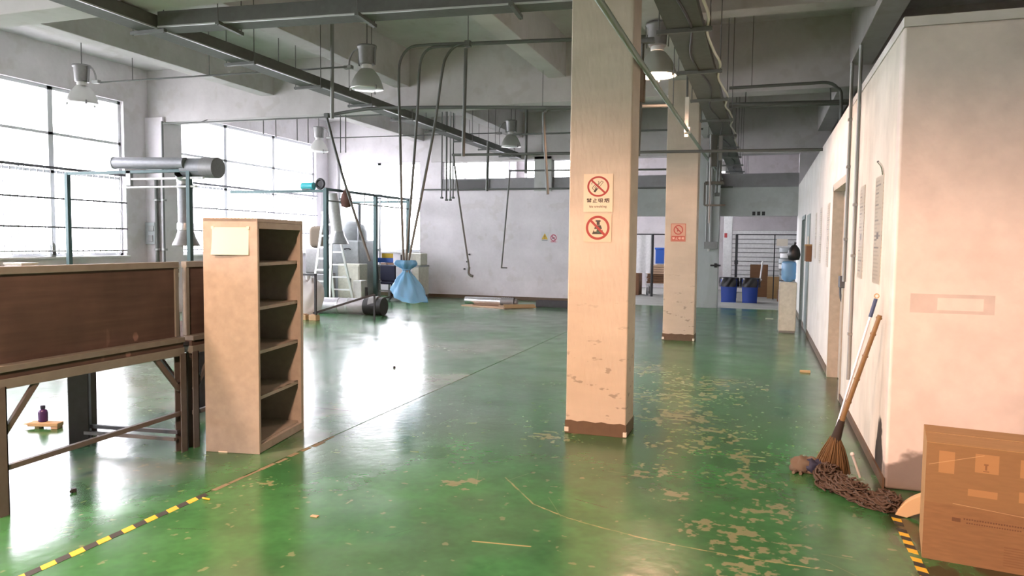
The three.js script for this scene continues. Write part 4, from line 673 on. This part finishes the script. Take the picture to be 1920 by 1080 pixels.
// ---------------------------------------------------------------- rear left corner: booth frame, ladder, machine, cupboard, bench
{
  const t = thing('booth_frame', 'dark green steel booth frame in the rear left corner', 'frame', [-9.3, 0, -16.5]);
  for (const [x, z] of [[0, 2.1], [0, -0.15], [0, -1.98]]) { const p = part('post', rbox(x - 0.045, 0, z - 0.045, x + 0.045, 2.7, z + 0.045, 0.005), mt.frameGreen, t); part('base_plate', rbox(x - 0.1, 0, z - 0.1, x + 0.1, 0.012, z + 0.1, 0.003), mt.frameGreen, p); }
  part('post', rbox(-0.66, 0, -1.55, -0.62, 2.7, -1.51, 0.004), mt.pipeGrey, t);
  part('top_rail', rbox(-0.03, 2.66, -2.02, 0.03, 2.72, 2.14, 0.004), mt.frameGreen, t); part('second_rail', rbox(-0.015, 2.42, -2.0, 0.015, 2.45, 2.1, 0.003), mt.pipeGrey, t); part('rear_rail', rbox(-2.6, 2.6, -2.0, 0, 2.66, -1.95, 0.004), mt.frameGreen, t); part('front_rail', rbox(-2.6, 2.62, 2.06, 0, 2.68, 2.12, 0.004), mt.frameGreen, t);
  for (const z of [1.2, 0.4, -0.8, -1.4]) part('rail_tie', bar(V(0, 2.44, z), V(0, 2.67, z), 0.02), mt.pipeGrey, t);
  const k = thing('teal_tank', 'small teal tank on top of the booth frame', 'tank', [-9.75, 2.68, -14.4]); part('tank_body', rod(V(-0.16, 0.08, 0), V(0.14, 0.08, 0), 0.085, 20), mt.teal, k); part('tank_foot', rbox(-0.12, 0, -0.06, 0.1, 0.03, 0.06, 0.004), mt.lockGrey, k);
  const m = thing('duct_mouth', 'round black duct mouth atop the booth frame', 'duct', [-9.45, 2.68, -14.41]); part('ring', new THREE.TorusGeometry(0.1, 0.03, 10, 24).translate(0, 0.13, 0), mt.black, m); part('disc', new THREE.CylinderGeometry(0.1, 0.1, 0.03, 20).rotateX(Math.PI / 2).translate(0, 0.13, -0.01), mt.black, m);
  const c = thing('brown_sack', 'brown cloth sack hooked on the booth rail', 'sack', [-9.2, 2.3, -15.1]); part('sack_body', lathe([[0, 0], [0.11, 0.03], [0.14, 0.15], [0.1, 0.33], [0.03, 0.46], [0.02, 0.5]], 16), mt.brownCloth, c); part('sack_tie', new THREE.TorusGeometry(0.03, 0.01, 6, 12).rotateX(Math.PI / 2).translate(0, 0.45, 0), mt.black, c);
  const h = thing('extraction_hood', 'white duct with wide hood slanting below the booth frame', 'hood', [-9.4, 0, -15.0]); part('duct_tube', rod(V(-0.12, 2.62, 0), V(0.02, 1.72, 0), 0.13, 22, 0.13), mt.white, h); part('hood_cone', lathe([[0.13, 1.75], [0.15, 1.66], [0.24, 1.48], [0.245, 1.46], [0.14, 1.66], [0.12, 1.74]], 26).translate(0.04, 0, 0), mt.galvanised, h);
}
{
  const t = thing('step_ladder', 'white folding stepladder standing beside the grey machine', 'ladder', [-10.0, 0, -15.6]);
  const rail = (x0, x1, z0, z1) => part('rail', bar(V(x0, 0, z0), V(x1, 2.2, z1), 0.035, 0.055), mt.ladder, t);
  rail(-0.33, -0.14, 0.25, 0); rail(0.17, 0.12, 0.25, 0); rail(-0.2, -0.12, -0.55, -0.05); rail(0.36, 0.13, -0.55, -0.05);
  for (let k = 1; k < 8; k++) { const v = k / 8; part('rung', bar(V(-0.33 + 0.19 * v, 2.2 * v, 0.25 - 0.25 * v), V(0.17 - 0.05 * v, 2.2 * v, 0.25 - 0.25 * v), 0.03, 0.045), mt.ladder, t); }
  for (let k = 1; k < 6; k++) { const v = k / 7; part('rung', bar(V(-0.2 + 0.08 * v, 2.2 * v, -0.55 + 0.5 * v), V(0.36 - 0.23 * v, 2.2 * v, -0.55 + 0.5 * v), 0.025, 0.035), mt.ladder, t); }
  part('top_cap', rbox(-0.18, 2.18, -0.09, 0.17, 2.24, 0.06, 0.01), mt.ladder, t);
  const m = thing('dust_collector', 'large grey dust collector with rounded top beside the stepladder', 'machine', [-10.4, 0, -17.3]);
  part('body', rbox(-0.55, 0, -0.45, 0.5, 1.55, 0.45, 0.05), mt.machine, m); part('domed_top', lathe([[0.45, 1.5], [0.44, 1.75], [0.35, 1.95], [0.18, 2.05], [0, 2.07]], 28), mt.machine, m); part('handle', tube([[0.1, 1.3, 0.46], [0.1, 1.33, 0.5], [0.25, 1.33, 0.5], [0.25, 1.3, 0.46]], 0.012, 12), mt.black, m); part('side_pipe', rod(V(0.42, 1.5, 0.3), V(0.42, 2.5, 0.3), 0.05, 16), mt.duct, m);
  const b = thing('dark_stack', 'dark stack of bins half hidden behind the stepladder', 'bin', [-10.75, 0, -16.3]); part('bin', rbox(-0.3, 0, -0.25, 0.35, 0.7, 0.25, 0.03), mt.lampGrey, b); part('bin', rbox(-0.26, 0.7, -0.22, 0.3, 1.35, 0.22, 0.04), mt.lampGrey, b); part('sack', rbox(-0.2, 1.35, -0.18, 0.25, 1.9, 0.18, 0.12), mt.cloth, b);
  const c = thing('control_cabinet', 'cream control cabinet standing on the floor in the rear corner', 'cabinet', [-9.95, 0, -16.6]);
  part('cabinet_body', rbox(-0.3, 0.08, -0.2, 0.33, 0.95, 0.2, 0.012), mt.cream, c); part('plinth', rbox(-0.28, 0, -0.18, 0.31, 0.08, 0.18, 0.005), mt.steel, c); part('door', rbox(-0.27, 0.12, 0.2, 0.3, 0.9, 0.212, 0.005), mt.cream, c); part('handle', rbox(0.05, 0.45, 0.212, 0.09, 0.58, 0.235, 0.006), mt.black, c); part('name_plate', rbox(-0.15, 0.62, 0.212, -0.06, 0.66, 0.218, 0.002), mt.white, c);
  const s = thing('white_unit', 'small white cabinet in front of the cream control cabinet', 'cabinet', [-9.53, 0, -16.28]); part('unit_body', rbox(-0.12, 0.02, -0.15, 0.12, 0.55, 0.15, 0.015), mt.white, s); part('base', rbox(-0.11, 0, -0.14, 0.11, 0.02, 0.14, 0.004), mt.steel, s); part('bottle_black', rod(V(0.19, 0, 0.02), V(0.19, 0.38, 0.02), 0.035, 14), mt.black, s);
}
{
  const t = thing('metal_bench', 'grey metal bench with lower rails under the rear window', 'bench', [-9.15, 0, -18.05]);
  part('benchtop', rbox(-0.7, 0.85, -0.32, 0.55, 0.9, 0.35, 0.006), mt.machine, t); for (const x of [-0.66, 0.5]) for (const z of [-0.28, 0.3]) part('leg', bar(V(x, 0, z), V(x, 0.85, z), 0.045), mt.lampGrey, t);
  for (const y of [0.2, 0.5]) part('lower_rail', bar(V(-0.66, y, 0.3), V(0.5, y, 0.3), 0.03), mt.aluminium, t); part('side_panel', rbox(0.35, 0.1, -0.28, 0.55, 0.85, 0.34, 0.01), mt.cream, t);
  const m = thing('old_monitor', 'beige boxy device on the rear metal bench', 'device', [-8.95, 0.9, -18.05]); part('case', rbox(-0.28, 0, -0.2, 0.35, 0.32, 0.2, 0.03), mt.cream, m); part('screen', rbox(-0.26, 0.04, 0.2, -0.16, 0.28, 0.21, 0.005), mt.black, m);
  const b = thing('brown_tray', 'small brown tray with tools on the rear bench', 'tray', [-9.6, 0.9, -17.95]); part('tray_base', rbox(-0.2, 0, -0.12, 0.2, 0.05, 0.12, 0.008), mt.plywood, b); part('tool', rod(V(-0.12, 0.07, 0), V(0.12, 0.07, 0.04), 0.02, 8), mt.black, b);
  const c = thing('office_chair', 'dark office chair in front of the rear bench', 'chair', [-9.1, 0, -17.15]);
  part('backrest', rbox(-0.24, 0.5, 0.14, 0.2, 0.92, 0.2, 0.04), mt.navy, c); part('seat', rbox(-0.24, 0.42, -0.25, 0.22, 0.5, 0.2, 0.03), mt.navy, c); part('gas_lift', rod(V(0, 0.1, 0), V(0, 0.42, 0), 0.03, 12), mt.black, c); for (let k = 0; k < 5; k++) { const a = k * 1.2566; part('foot', bar(V(0, 0.1, 0), V(0.28 * Math.cos(a), 0.05, 0.28 * Math.sin(a)), 0.04, 0.03), mt.black, c); }
  const y = thing('machine_sticker', 'yellow and blue sticker board beside the booth post', 'sign', [-9.5, 0.97, -17.6]); part('yellow_half', box(-0.14, 0.12, 0, 0.2, 0.24, 0.01), mt.yellow, y); part('blue_half', box(-0.36, 0.0, 0, 0.2, 0.12, 0.01), mt.crate, y); part('stand', rod(V(0, -0.07, -0.01), V(0, 0.02, -0.01), 0.012, 8), mt.lampGrey, y);
}

// ---------------------------------------------------------------- blue bag round the hose ends
{
  const t = thing('blue_plastic_bag', 'translucent blue plastic bag wrapped round the hanging hose ends', 'bag', [-4.72, 0.7, -9.3]);
  const pts = [], N = 40, R = 26; const prof = (v) => v < 0.62 ? 0.245 - 0.06 * v - 0.1 * Math.pow(v / 0.62, 3) : v < 0.78 ? 0.1 - 0.055 * Math.sin((v - 0.62) / 0.16 * Math.PI / 2) : 0.05 + 0.1 * Math.sin((v - 0.78) / 0.22 * 2.3);
  const g = new THREE.BufferGeometry(), pos = [], idx = [];
  for (let j = 0; j <= R; j++) for (let i = 0; i <= N; i++) { const a = i / N * 6.2832, v = j / R, r = prof(v) * (1 + (0.12 * Math.sin(a * 7 + v * 5) + 0.08 * Math.sin(a * 13 - v * 9)) * (0.5 + v)); const lean = 0.06 * (1 - v); const low = Math.max(0, 1 - v / 0.5); pos.push(r * (1 + 0.25 * low * Math.max(0, Math.cos(a))) * Math.cos(a) + lean * 0.6, v * 0.58 + low * low * 0.15 * Math.max(0, -Math.cos(a)) + (v < 0.12 ? 0.012 * Math.sin(a * 5) : 0), r * 0.75 * Math.sin(a)); }
  for (let j = 0; j < R; j++) for (let i = 0; i < N; i++) { const a = j * (N + 1) + i, b = a + N + 1; idx.push(a, b, a + 1, b, b + 1, a + 1); }
  g.setAttribute('position', new THREE.Float32BufferAttribute(pos, 3)); g.setIndex(idx); g.computeVertexNormals();
  part('bag_film', g, mt.blueBag, t);
  part('bag_bottom', new THREE.CircleGeometry(0.25, 30).rotateX(-Math.PI / 2).scale(1.1, 1, 0.72).rotateZ(-0.27).translate(0.06, 0.07, 0), mt.blueBag, t);
  part('tie', new THREE.TorusGeometry(0.052, 0.012, 8, 20).rotateX(Math.PI / 2).scale(1.05, 1, 0.8).translate(0.01, 0.45, 0), mt.blueBag, t);
  part('hose_ends', [tube([[-0.02, 0.5, 0], [-0.03, 0.3, 0], [0.0, 0.18, 0.02]], 0.024, 12, 8), tube([[0.02, 0.5, 0], [0.04, 0.32, 0.02], [0.02, 0.14, 0.0]], 0.024, 12, 8), tube([[0.03, 0.5, 0.01], [0.07, 0.3, 0], [0.1, 0.16, 0.02]], 0.022, 12, 8)], mt.pipe, t);
}

// ---------------------------------------------------------------- things on the floor of the left hall
{
  const d = thing('floor_duct', 'long grey duct lying on the floor with a dark collar', 'duct', [-8.1, 0, -13.55], 0.05);
  part('duct_tube', rod(V(-1.3, 0.17, 0), V(0.35, 0.17, 0), 0.165, 28), M({ color: lin(0.55, 0.55, 0.58), map: fineMap, roughness: 0.35, metalness: 0.3 }), d); for (const x of [-0.35, -0.12]) part('joint_ring', rod(V(x, 0.17, 0), V(x + 0.05, 0.17, 0), 0.172, 28), mt.galvanised, d);
  part('end_collar', rod(V(0.3, 0.18, 0), V(0.72, 0.185, 0.02), 0.178, 28, 0.185), mt.black, d); part('foil_patch', rod(V(0.42, 0.2, 0.0), V(0.6, 0.215, 0.0), 0.183, 24), mt.lampGrey, d);
  const f = thing('prop_frame', 'low dark frame with a slanted bar on wooden blocks', 'frame', [-8.12, 0, -12.2]);
  part('post', rbox(-0.02, 0.1, -0.02, 0.02, 0.9, 0.02, 0.004), mt.steelDark, f); part('top_bar', bar(V(-0.7, 0.88, 0), V(0.02, 0.88, 0), 0.04), mt.steelDark, f); part('post', rbox(-0.7, 0.1, -0.02, -0.66, 0.9, 0.02, 0.004), mt.steelDark, f); part('slanted_bar', bar(V(-0.12, 0.12, -0.1), V(1.0, 0.5, -0.5), 0.04), mt.steelDark, f); part('strut', bar(V(1.0, 0.0, -0.5), V(1.0, 0.5, -0.5), 0.03), mt.steelDark, f);
  for (const [x, l] of [[-8.15, 'wooden block under the prop frame post'], [-8.38, 'second wooden block beside the prop frame post']]) { const b = thing('wood_block', l, 'wood', [x, 0, -12.2]); part('block', rbox(-0.08, 0, -0.07, 0.08, 0.1, 0.07, 0.006), mt.palewood, b); part('shim', rbox(-0.06, 0.1, -0.05, 0.04, 0.115, 0.05, 0.003), mt.plywood, b); }
  const p = thing('plastic_bag', 'pale plastic bag slumped beside the beige cabinet edge', 'bag', [-8.5, 0, -12.5]); const g = mergeVertices(new THREE.IcosahedronGeometry(0.3, 5).deleteAttribute('uv').deleteAttribute('normal')), q = g.attributes.position; for (let i = 0; i < q.count; i++) { const x = q.getX(i), y = q.getY(i), z = q.getZ(i), n = 0.75 + 0.5 * fbm(x * 7 + 9, z * 7 + y * 6, 3, 701); q.setXYZ(i, x * n, Math.max(0.001, (y + 0.27) * n * 1.4), z * n * 0.8); } g.computeVertexNormals(); part('bag_film', g, mt.plasticBag, p); part('bag_knot', rod(V(0, 0.75, 0), V(0.02, 0.88, 0), 0.03, 8, 0.06), mt.plasticBag, p);
  const c = thing('cardboard_sheet', 'flattened tan cardboard sheet on the floor before the back wall', 'cardboard', [-6.0, 0, -16.45]); const s = new THREE.Shape(); s.moveTo(-0.85, 0.0); s.lineTo(-0.6, 0.35); s.lineTo(0.75, 0.55); s.lineTo(0.95, 0.1); s.lineTo(0.35, -0.35); s.closePath(); part('sheet', uvM(new THREE.ExtrudeGeometry(s, { depth: 0.02, bevelEnabled: false }).rotateX(-Math.PI / 2)), mt.plywood, c); part('upturned_flap', uvM(new THREE.BoxGeometry(0.75, 0.012, 0.22).rotateX(0.3).rotateY(0.55).translate(0.68, 0.05, 0.12)), mt.cardboard, c); part('strip', box(-0.55, 0.02, -0.05, 0.1, 0.035, 0.02), mt.cardboardDark, c);
  const r = thing('foil_roll', 'shiny silver duct roll lying on the cardboard sheet', 'duct', [-6.1, 0.02, -16.8]); part('foil_tube', rod(V(-0.78, 0.09, 0), V(0.15, 0.09, 0), 0.09, 26), mt.foil, r); part('ribbed_end', lathe(Array.from({ length: 14 }, (_, i) => [0.095 + 0.008 * (i % 2), i * 0.026]), 24).rotateZ(-Math.PI / 2).translate(0.15, 0.09, 0), mt.lampGrey, r); part('end_cap', rod(V(0.5, 0.09, 0), V(0.56, 0.09, 0), 0.07, 18), mt.lampGrey, r);
  const k = thing('dark_profile', 'dark grey steel channel lying on the floor before the back wall', 'steel', [-4.6, 0, -17.0]); part('channel_web', rbox(-0.5, 0.01, -0.1, 0.5, 0.02, 0.1, 0.003), mt.steelDark, k); part('channel_flange', rbox(-0.5, 0, 0.09, 0.5, 0.16, 0.1, 0.003), mt.steelDark, k); part('channel_flange', rbox(-0.5, 0, -0.1, 0.5, 0.16, -0.09, 0.003), mt.steelDark, k);
  const w = thing('wall_bolts', 'three small dark bolts sticking out of the back wall', 'bolt', [-7.55, 0.9, -18.7]); for (const [x, y] of [[0.0, 0.3], [-0.06, 0.1], [-0.14, -0.1]]) part('bolt', rod(V(x, y, 0), V(x, y, 0.05), 0.022, 10), mt.black, w);
}

// ---------------------------------------------------------------- aisle: water cooler and the storage room beyond the opening
{
  const t = thing('water_cooler', 'cream water cooler with a blue bottle against the partition', 'water cooler', [0.47, 0, -13.95]);
  part('cooler_body', rbox(-0.15, 0.03, -0.15, 0.14, 0.9, 0.15, 0.02), mt.cream, t); part('base', rbox(-0.14, 0, -0.14, 0.13, 0.03, 0.14, 0.005), mt.lampGrey, t); part('side_trim', rbox(-0.156, 0.05, 0.1, -0.148, 0.88, 0.152, 0.003), mt.white, t); part('spout_panel', rbox(-0.16, 0.55, -0.1, -0.15, 0.75, 0.1, 0.004), mt.lampGrey, t);
  part('bottle', lathe([[0.04, 0.89], [0.06, 0.91], [0.12, 0.95], [0.125, 1.02], [0.12, 1.04], [0.125, 1.06], [0.125, 1.22], [0.11, 1.26], [0, 1.27]], 26), mt.jug, t);
  const b = thing('black_sack', 'black plastic sack hanging above the water cooler', 'sack', [0.55, 1.28, -13.98]); part('sack_body', lathe([[0, 0], [0.09, 0.01], [0.11, 0.1], [0.09, 0.2], [0.04, 0.27], [0, 0.28]], 16).scale(1, 1, 0.8), mt.blackBag, b); part('sack_knot', rod(V(0, 0.26, 0), V(0.02, 0.32, 0), 0.02, 8), mt.blackBag, b);
  const s = single('floor_scrap', rbox(-0.08, 0, -0.02, 0.08, 0.012, 0.02, 0.003).translate(0.2, 0, -16.3), mt.paper, 'white paper scrap on the floor near the water cooler', 'scrap');
}
for (const [x, l] of [[-0.8, 'blue bin with black liner left of the dark post'], [-0.26, 'blue bin with black liner right of the dark post']]) {
  const t = thing('waste_bin', l, 'bin', [x, 0, -20.7], 0, 'blue waste bins in the storage room');
  const s = new THREE.CylinderGeometry(0.3, 0.26, 0.62, 4, 1, true).rotateY(Math.PI / 4); part('bin_body', s.translate(0, 0.31, 0), mt.bin, t); part('bin_floor', box(-0.19, 0.0, -0.19, 0.19, 0.02, 0.19), mt.bin, t);
  const g = new THREE.CylinderGeometry(0.28, 0.29, 0.24, 28, 4, true), p = g.attributes.position; for (let i = 0; i < p.count; i++) { const a = Math.atan2(p.getZ(i), p.getX(i)), k = 0.86 + 0.06 * Math.sin(a * 9 + p.getY(i) * 20) + 0.12 * Math.abs(Math.cos(2 * a + 1.57)); p.setX(i, p.getX(i) * k); p.setZ(i, p.getZ(i) * k); } g.computeVertexNormals(); part('black_liner', g.translate(0, 0.54, 0), mt.blackBag, t); part('rubbish', new THREE.SphereGeometry(0.22, 16, 10).scale(1, 0.35, 1).translate(0, 0.56, 0), mt.blackBag, t);
}
{
  const t = thing('black_rack', 'thin black steel rack in the storage room behind the bins', 'rack', [0.2, 0, -22.2]);
  for (const x of [-0.88, 0.15, 0.86]) part('post', bar(V(x, 0, 0), V(x, 1.84, 0), x < -0.5 ? 0.07 : 0.03), mt.black, t); part('top_bar', bar(V(-0.9, 1.84, 0), V(0.9, 1.84, 0), 0.03), mt.black, t); part('clamp', rbox(-0.93, 0.98, -0.05, -0.83, 1.1, 0.05, 0.01), mt.black, t);
  const p = single('posted_paper', sheetXY(0.3, 0.2, 0.55, 1.62, -22.18), mt.paper, 'white paper fixed to the black rack in the storage room', 'paper');
  const w = thing('slatted_panel', 'white slatted panel standing behind the black rack', 'panel', [0.2, 0, -24.4]); for (let k = 0; k < 14; k++) part('slat', rbox(-1.3, 0.05 + k * 0.14, -0.02, 1.2, 0.17 + k * 0.14, 0.02, 0.006), mt.white, w); part('back_sheet', box(-1.3, 0.03, -0.05, 1.2, 2.0, -0.022), mt.lampGrey, w);
  for (const [x, y, z, a, b, c, m, l] of [[-0.05, 0, -23.2, 0.5, 0.95, 0.4, mt.cardboardDark, 'tall dark brown carton behind the blue bins'], [0.35, 0, -22.7, 0.32, 0.62, 0.35, mt.cardboard, 'tan carton right of the blue bins'], [0.6, 0, -21.6, 0.3, 0.3, 0.3, mt.cardboardDark, 'small dark carton on the floor near the bins'], [0.75, 0.3, -21.62, 0.25, 0.22, 0.25, mt.cardboard, 'small tan carton stacked on the dark one']]) { const o = thing('storage_carton', l, 'box', [x, y, z]); part('carton_body', rbox(-a / 2, 0, -c / 2, a / 2, b, c / 2, 0.004), m, o); part('carton_tape', box(-0.03, b, -c / 2, 0.03, b + 0.002, c / 2), mt.palewood, o); part('carton_flap', rbox(-a / 2, b, -c / 2, a / 2, b + 0.006, -c / 4, 0.002), m, o); }
  const st = thing('stacked_buckets', 'stack of grey white-rimmed rolls beside the partition end', 'roll', [0.72, 0, -23.3]); for (let k = 0; k < 9; k++) part('roll', lathe([[0.05, 0], [0.2, 0], [0.21, 0.03], [0.21, 0.13], [0.2, 0.16], [0.05, 0.16]], 20).translate(0.02 * Math.sin(k * 2), k * 0.165, 0), k % 2 ? mt.white : mt.machine, st);
  const br = thing('white_broom', 'white-handled brush standing in the blue bin', 'brush', [-0.02, 0, -20.72]); part('handle', rod(V(0, 0.5, 0), V(0.06, 1.12, 0), 0.022, 10), mt.white, br); part('brush_head', rbox(-0.22, 0.6, -0.03, 0.06, 0.64, 0.03, 0.008), mt.white, br);
  const pc = thing('white_pillar', 'bright white narrow pillar just past the rear column', 'pillar', [-0.95, 0, -22.8]); part('pillar_body', rbox(-0.12, 0, -0.12, 0.12, 2.6, 0.12, 0.01), mt.white, pc); part('red_mark', box(-0.1, 1.75, 0.12, -0.02, 1.88, 0.125), M({ color: lin(0.4, 0.05, 0.05), roughness: 0.6 }), pc);
  const e = thing('electrical_box', 'grey switch box with conduit on the rear column', 'electrical box', [-1.18, 1.44, -18.42]); part('box_body', rbox(-0.14, 0, 0, 0.18, 0.17, 0.08, 0.008), mt.lampGrey, e); part('conduit', rod(V(-0.1, 0.17, 0.04), V(-0.1, 2.2, 0.04), 0.02), mt.pipeGrey, e); part('conduit', rod(V(0.0, 0.17, 0.04), V(0.0, 2.2, 0.04), 0.04), mt.pipeGrey, e); part('plug', rod(V(-0.03, -0.06, 0.05), V(-0.03, 0, 0.05), 0.03, 10), mt.white, e);
  const hb = thing('door_bar', 'short black bar sticking out from the rear column', 'bar', [-1.04, 1.04, -18.42]); part('bar', rbox(-0.12, -0.02, 0, 0.12, 0.02, 0.04, 0.006), mt.black, hb); part('mount', rbox(-0.03, -0.05, -0.01, 0.03, 0.05, 0.01, 0.004), mt.black, hb);
}
{
  const t = thing('platform_cart', 'white-wheeled cart loaded with brown boards, seen between the columns', 'cart', [-2.75, 0, -22.6]);
  part('deck', rbox(-0.55, 0.32, -0.35, 0.55, 0.36, 0.35, 0.01), mt.white, t); for (const x of [-0.48, 0.48]) for (const z of [-0.28, 0.28]) { part('caster', rod(V(x - 0.025, 0.12, z), V(x + 0.025, 0.12, z), 0.12, 16), mt.lampGrey, t); part('fork', rbox(x - 0.04, 0.12, z - 0.03, x + 0.04, 0.32, z + 0.03, 0.006), mt.white, t); } part('handle', [bar(V(-0.54, 0.34, -0.3), V(-0.54, 1.0, -0.3), 0.035), bar(V(-0.54, 0.34, 0.3), V(-0.54, 1.0, 0.3), 0.035), bar(V(-0.54, 1.0, -0.3), V(-0.54, 1.0, 0.3), 0.035)], mt.white, t);
  for (const [y, m, l] of [[0.36, mt.cardboardDark, 'lowest brown board stack on the cart'], [0.64, mt.plywood, 'upper lighter brown board stack on the cart']]) { const b = thing('board_stack', l, 'boards', [-2.75, y, -22.6]); for (let k = 0; k < 4; k++) part('board', rbox(-0.5 + 0.02 * (k % 2), k * 0.07, -0.32, 0.5, k * 0.07 + 0.06, 0.32, 0.004), m, b); }
  const c = thing('blue_crate', 'blue plastic crate on top of the cart load', 'crate', [-2.72, 0.93, -22.6]); part('crate_body', rbox(-0.3, 0.02, -0.22, 0.3, 0.48, 0.22, 0.02), mt.crate, c); part('crate_rim', rbox(-0.32, 0.44, -0.24, 0.32, 0.5, 0.24, 0.01), mt.crate, c); part('crate_base', rbox(-0.28, 0, -0.2, 0.28, 0.03, 0.2, 0.006), mt.white, c);
  const s = thing('hung_sheet', 'pale sheet hanging from a black rail left of the blue crate', 'sheet', [-3.45, 0, -21.8]); const g = new THREE.BoxGeometry(0.75, 1.12, 0.012, 30, 10, 1), p = g.attributes.position; for (let i = 0; i < p.count; i++) p.setZ(i, p.getZ(i) + 0.03 * Math.sin(p.getX(i) * 22) * (0.6 - p.getY(i) / 2)); g.computeVertexNormals(); part('sheet', g.translate(0, 1.24, 0), mt.white, s); part('rail', rod(V(-0.6, 1.82, 0), V(0.8, 1.82, 0), 0.02), mt.black, s); part('post', rod(V(0.42, 0, 0), V(0.42, 1.82, 0), 0.04), mt.black, s); part('post', rod(V(-0.6, 0, 0), V(-0.6, 1.82, 0), 0.04), mt.black, s);
  const b = thing('brown_crate', 'dark brown carton on the floor beside the hanging sheet', 'box', [-3.75, 0, -22.4]); part('carton_body', rbox(-0.35, 0, -0.3, 0.3, 0.85, 0.3, 0.006), mt.cardboardDark, b); part('carton_tape', box(-0.04, 0.85, -0.3, 0.04, 0.853, 0.3), mt.cardboard, b);
}
renderer.render(scene, camera);
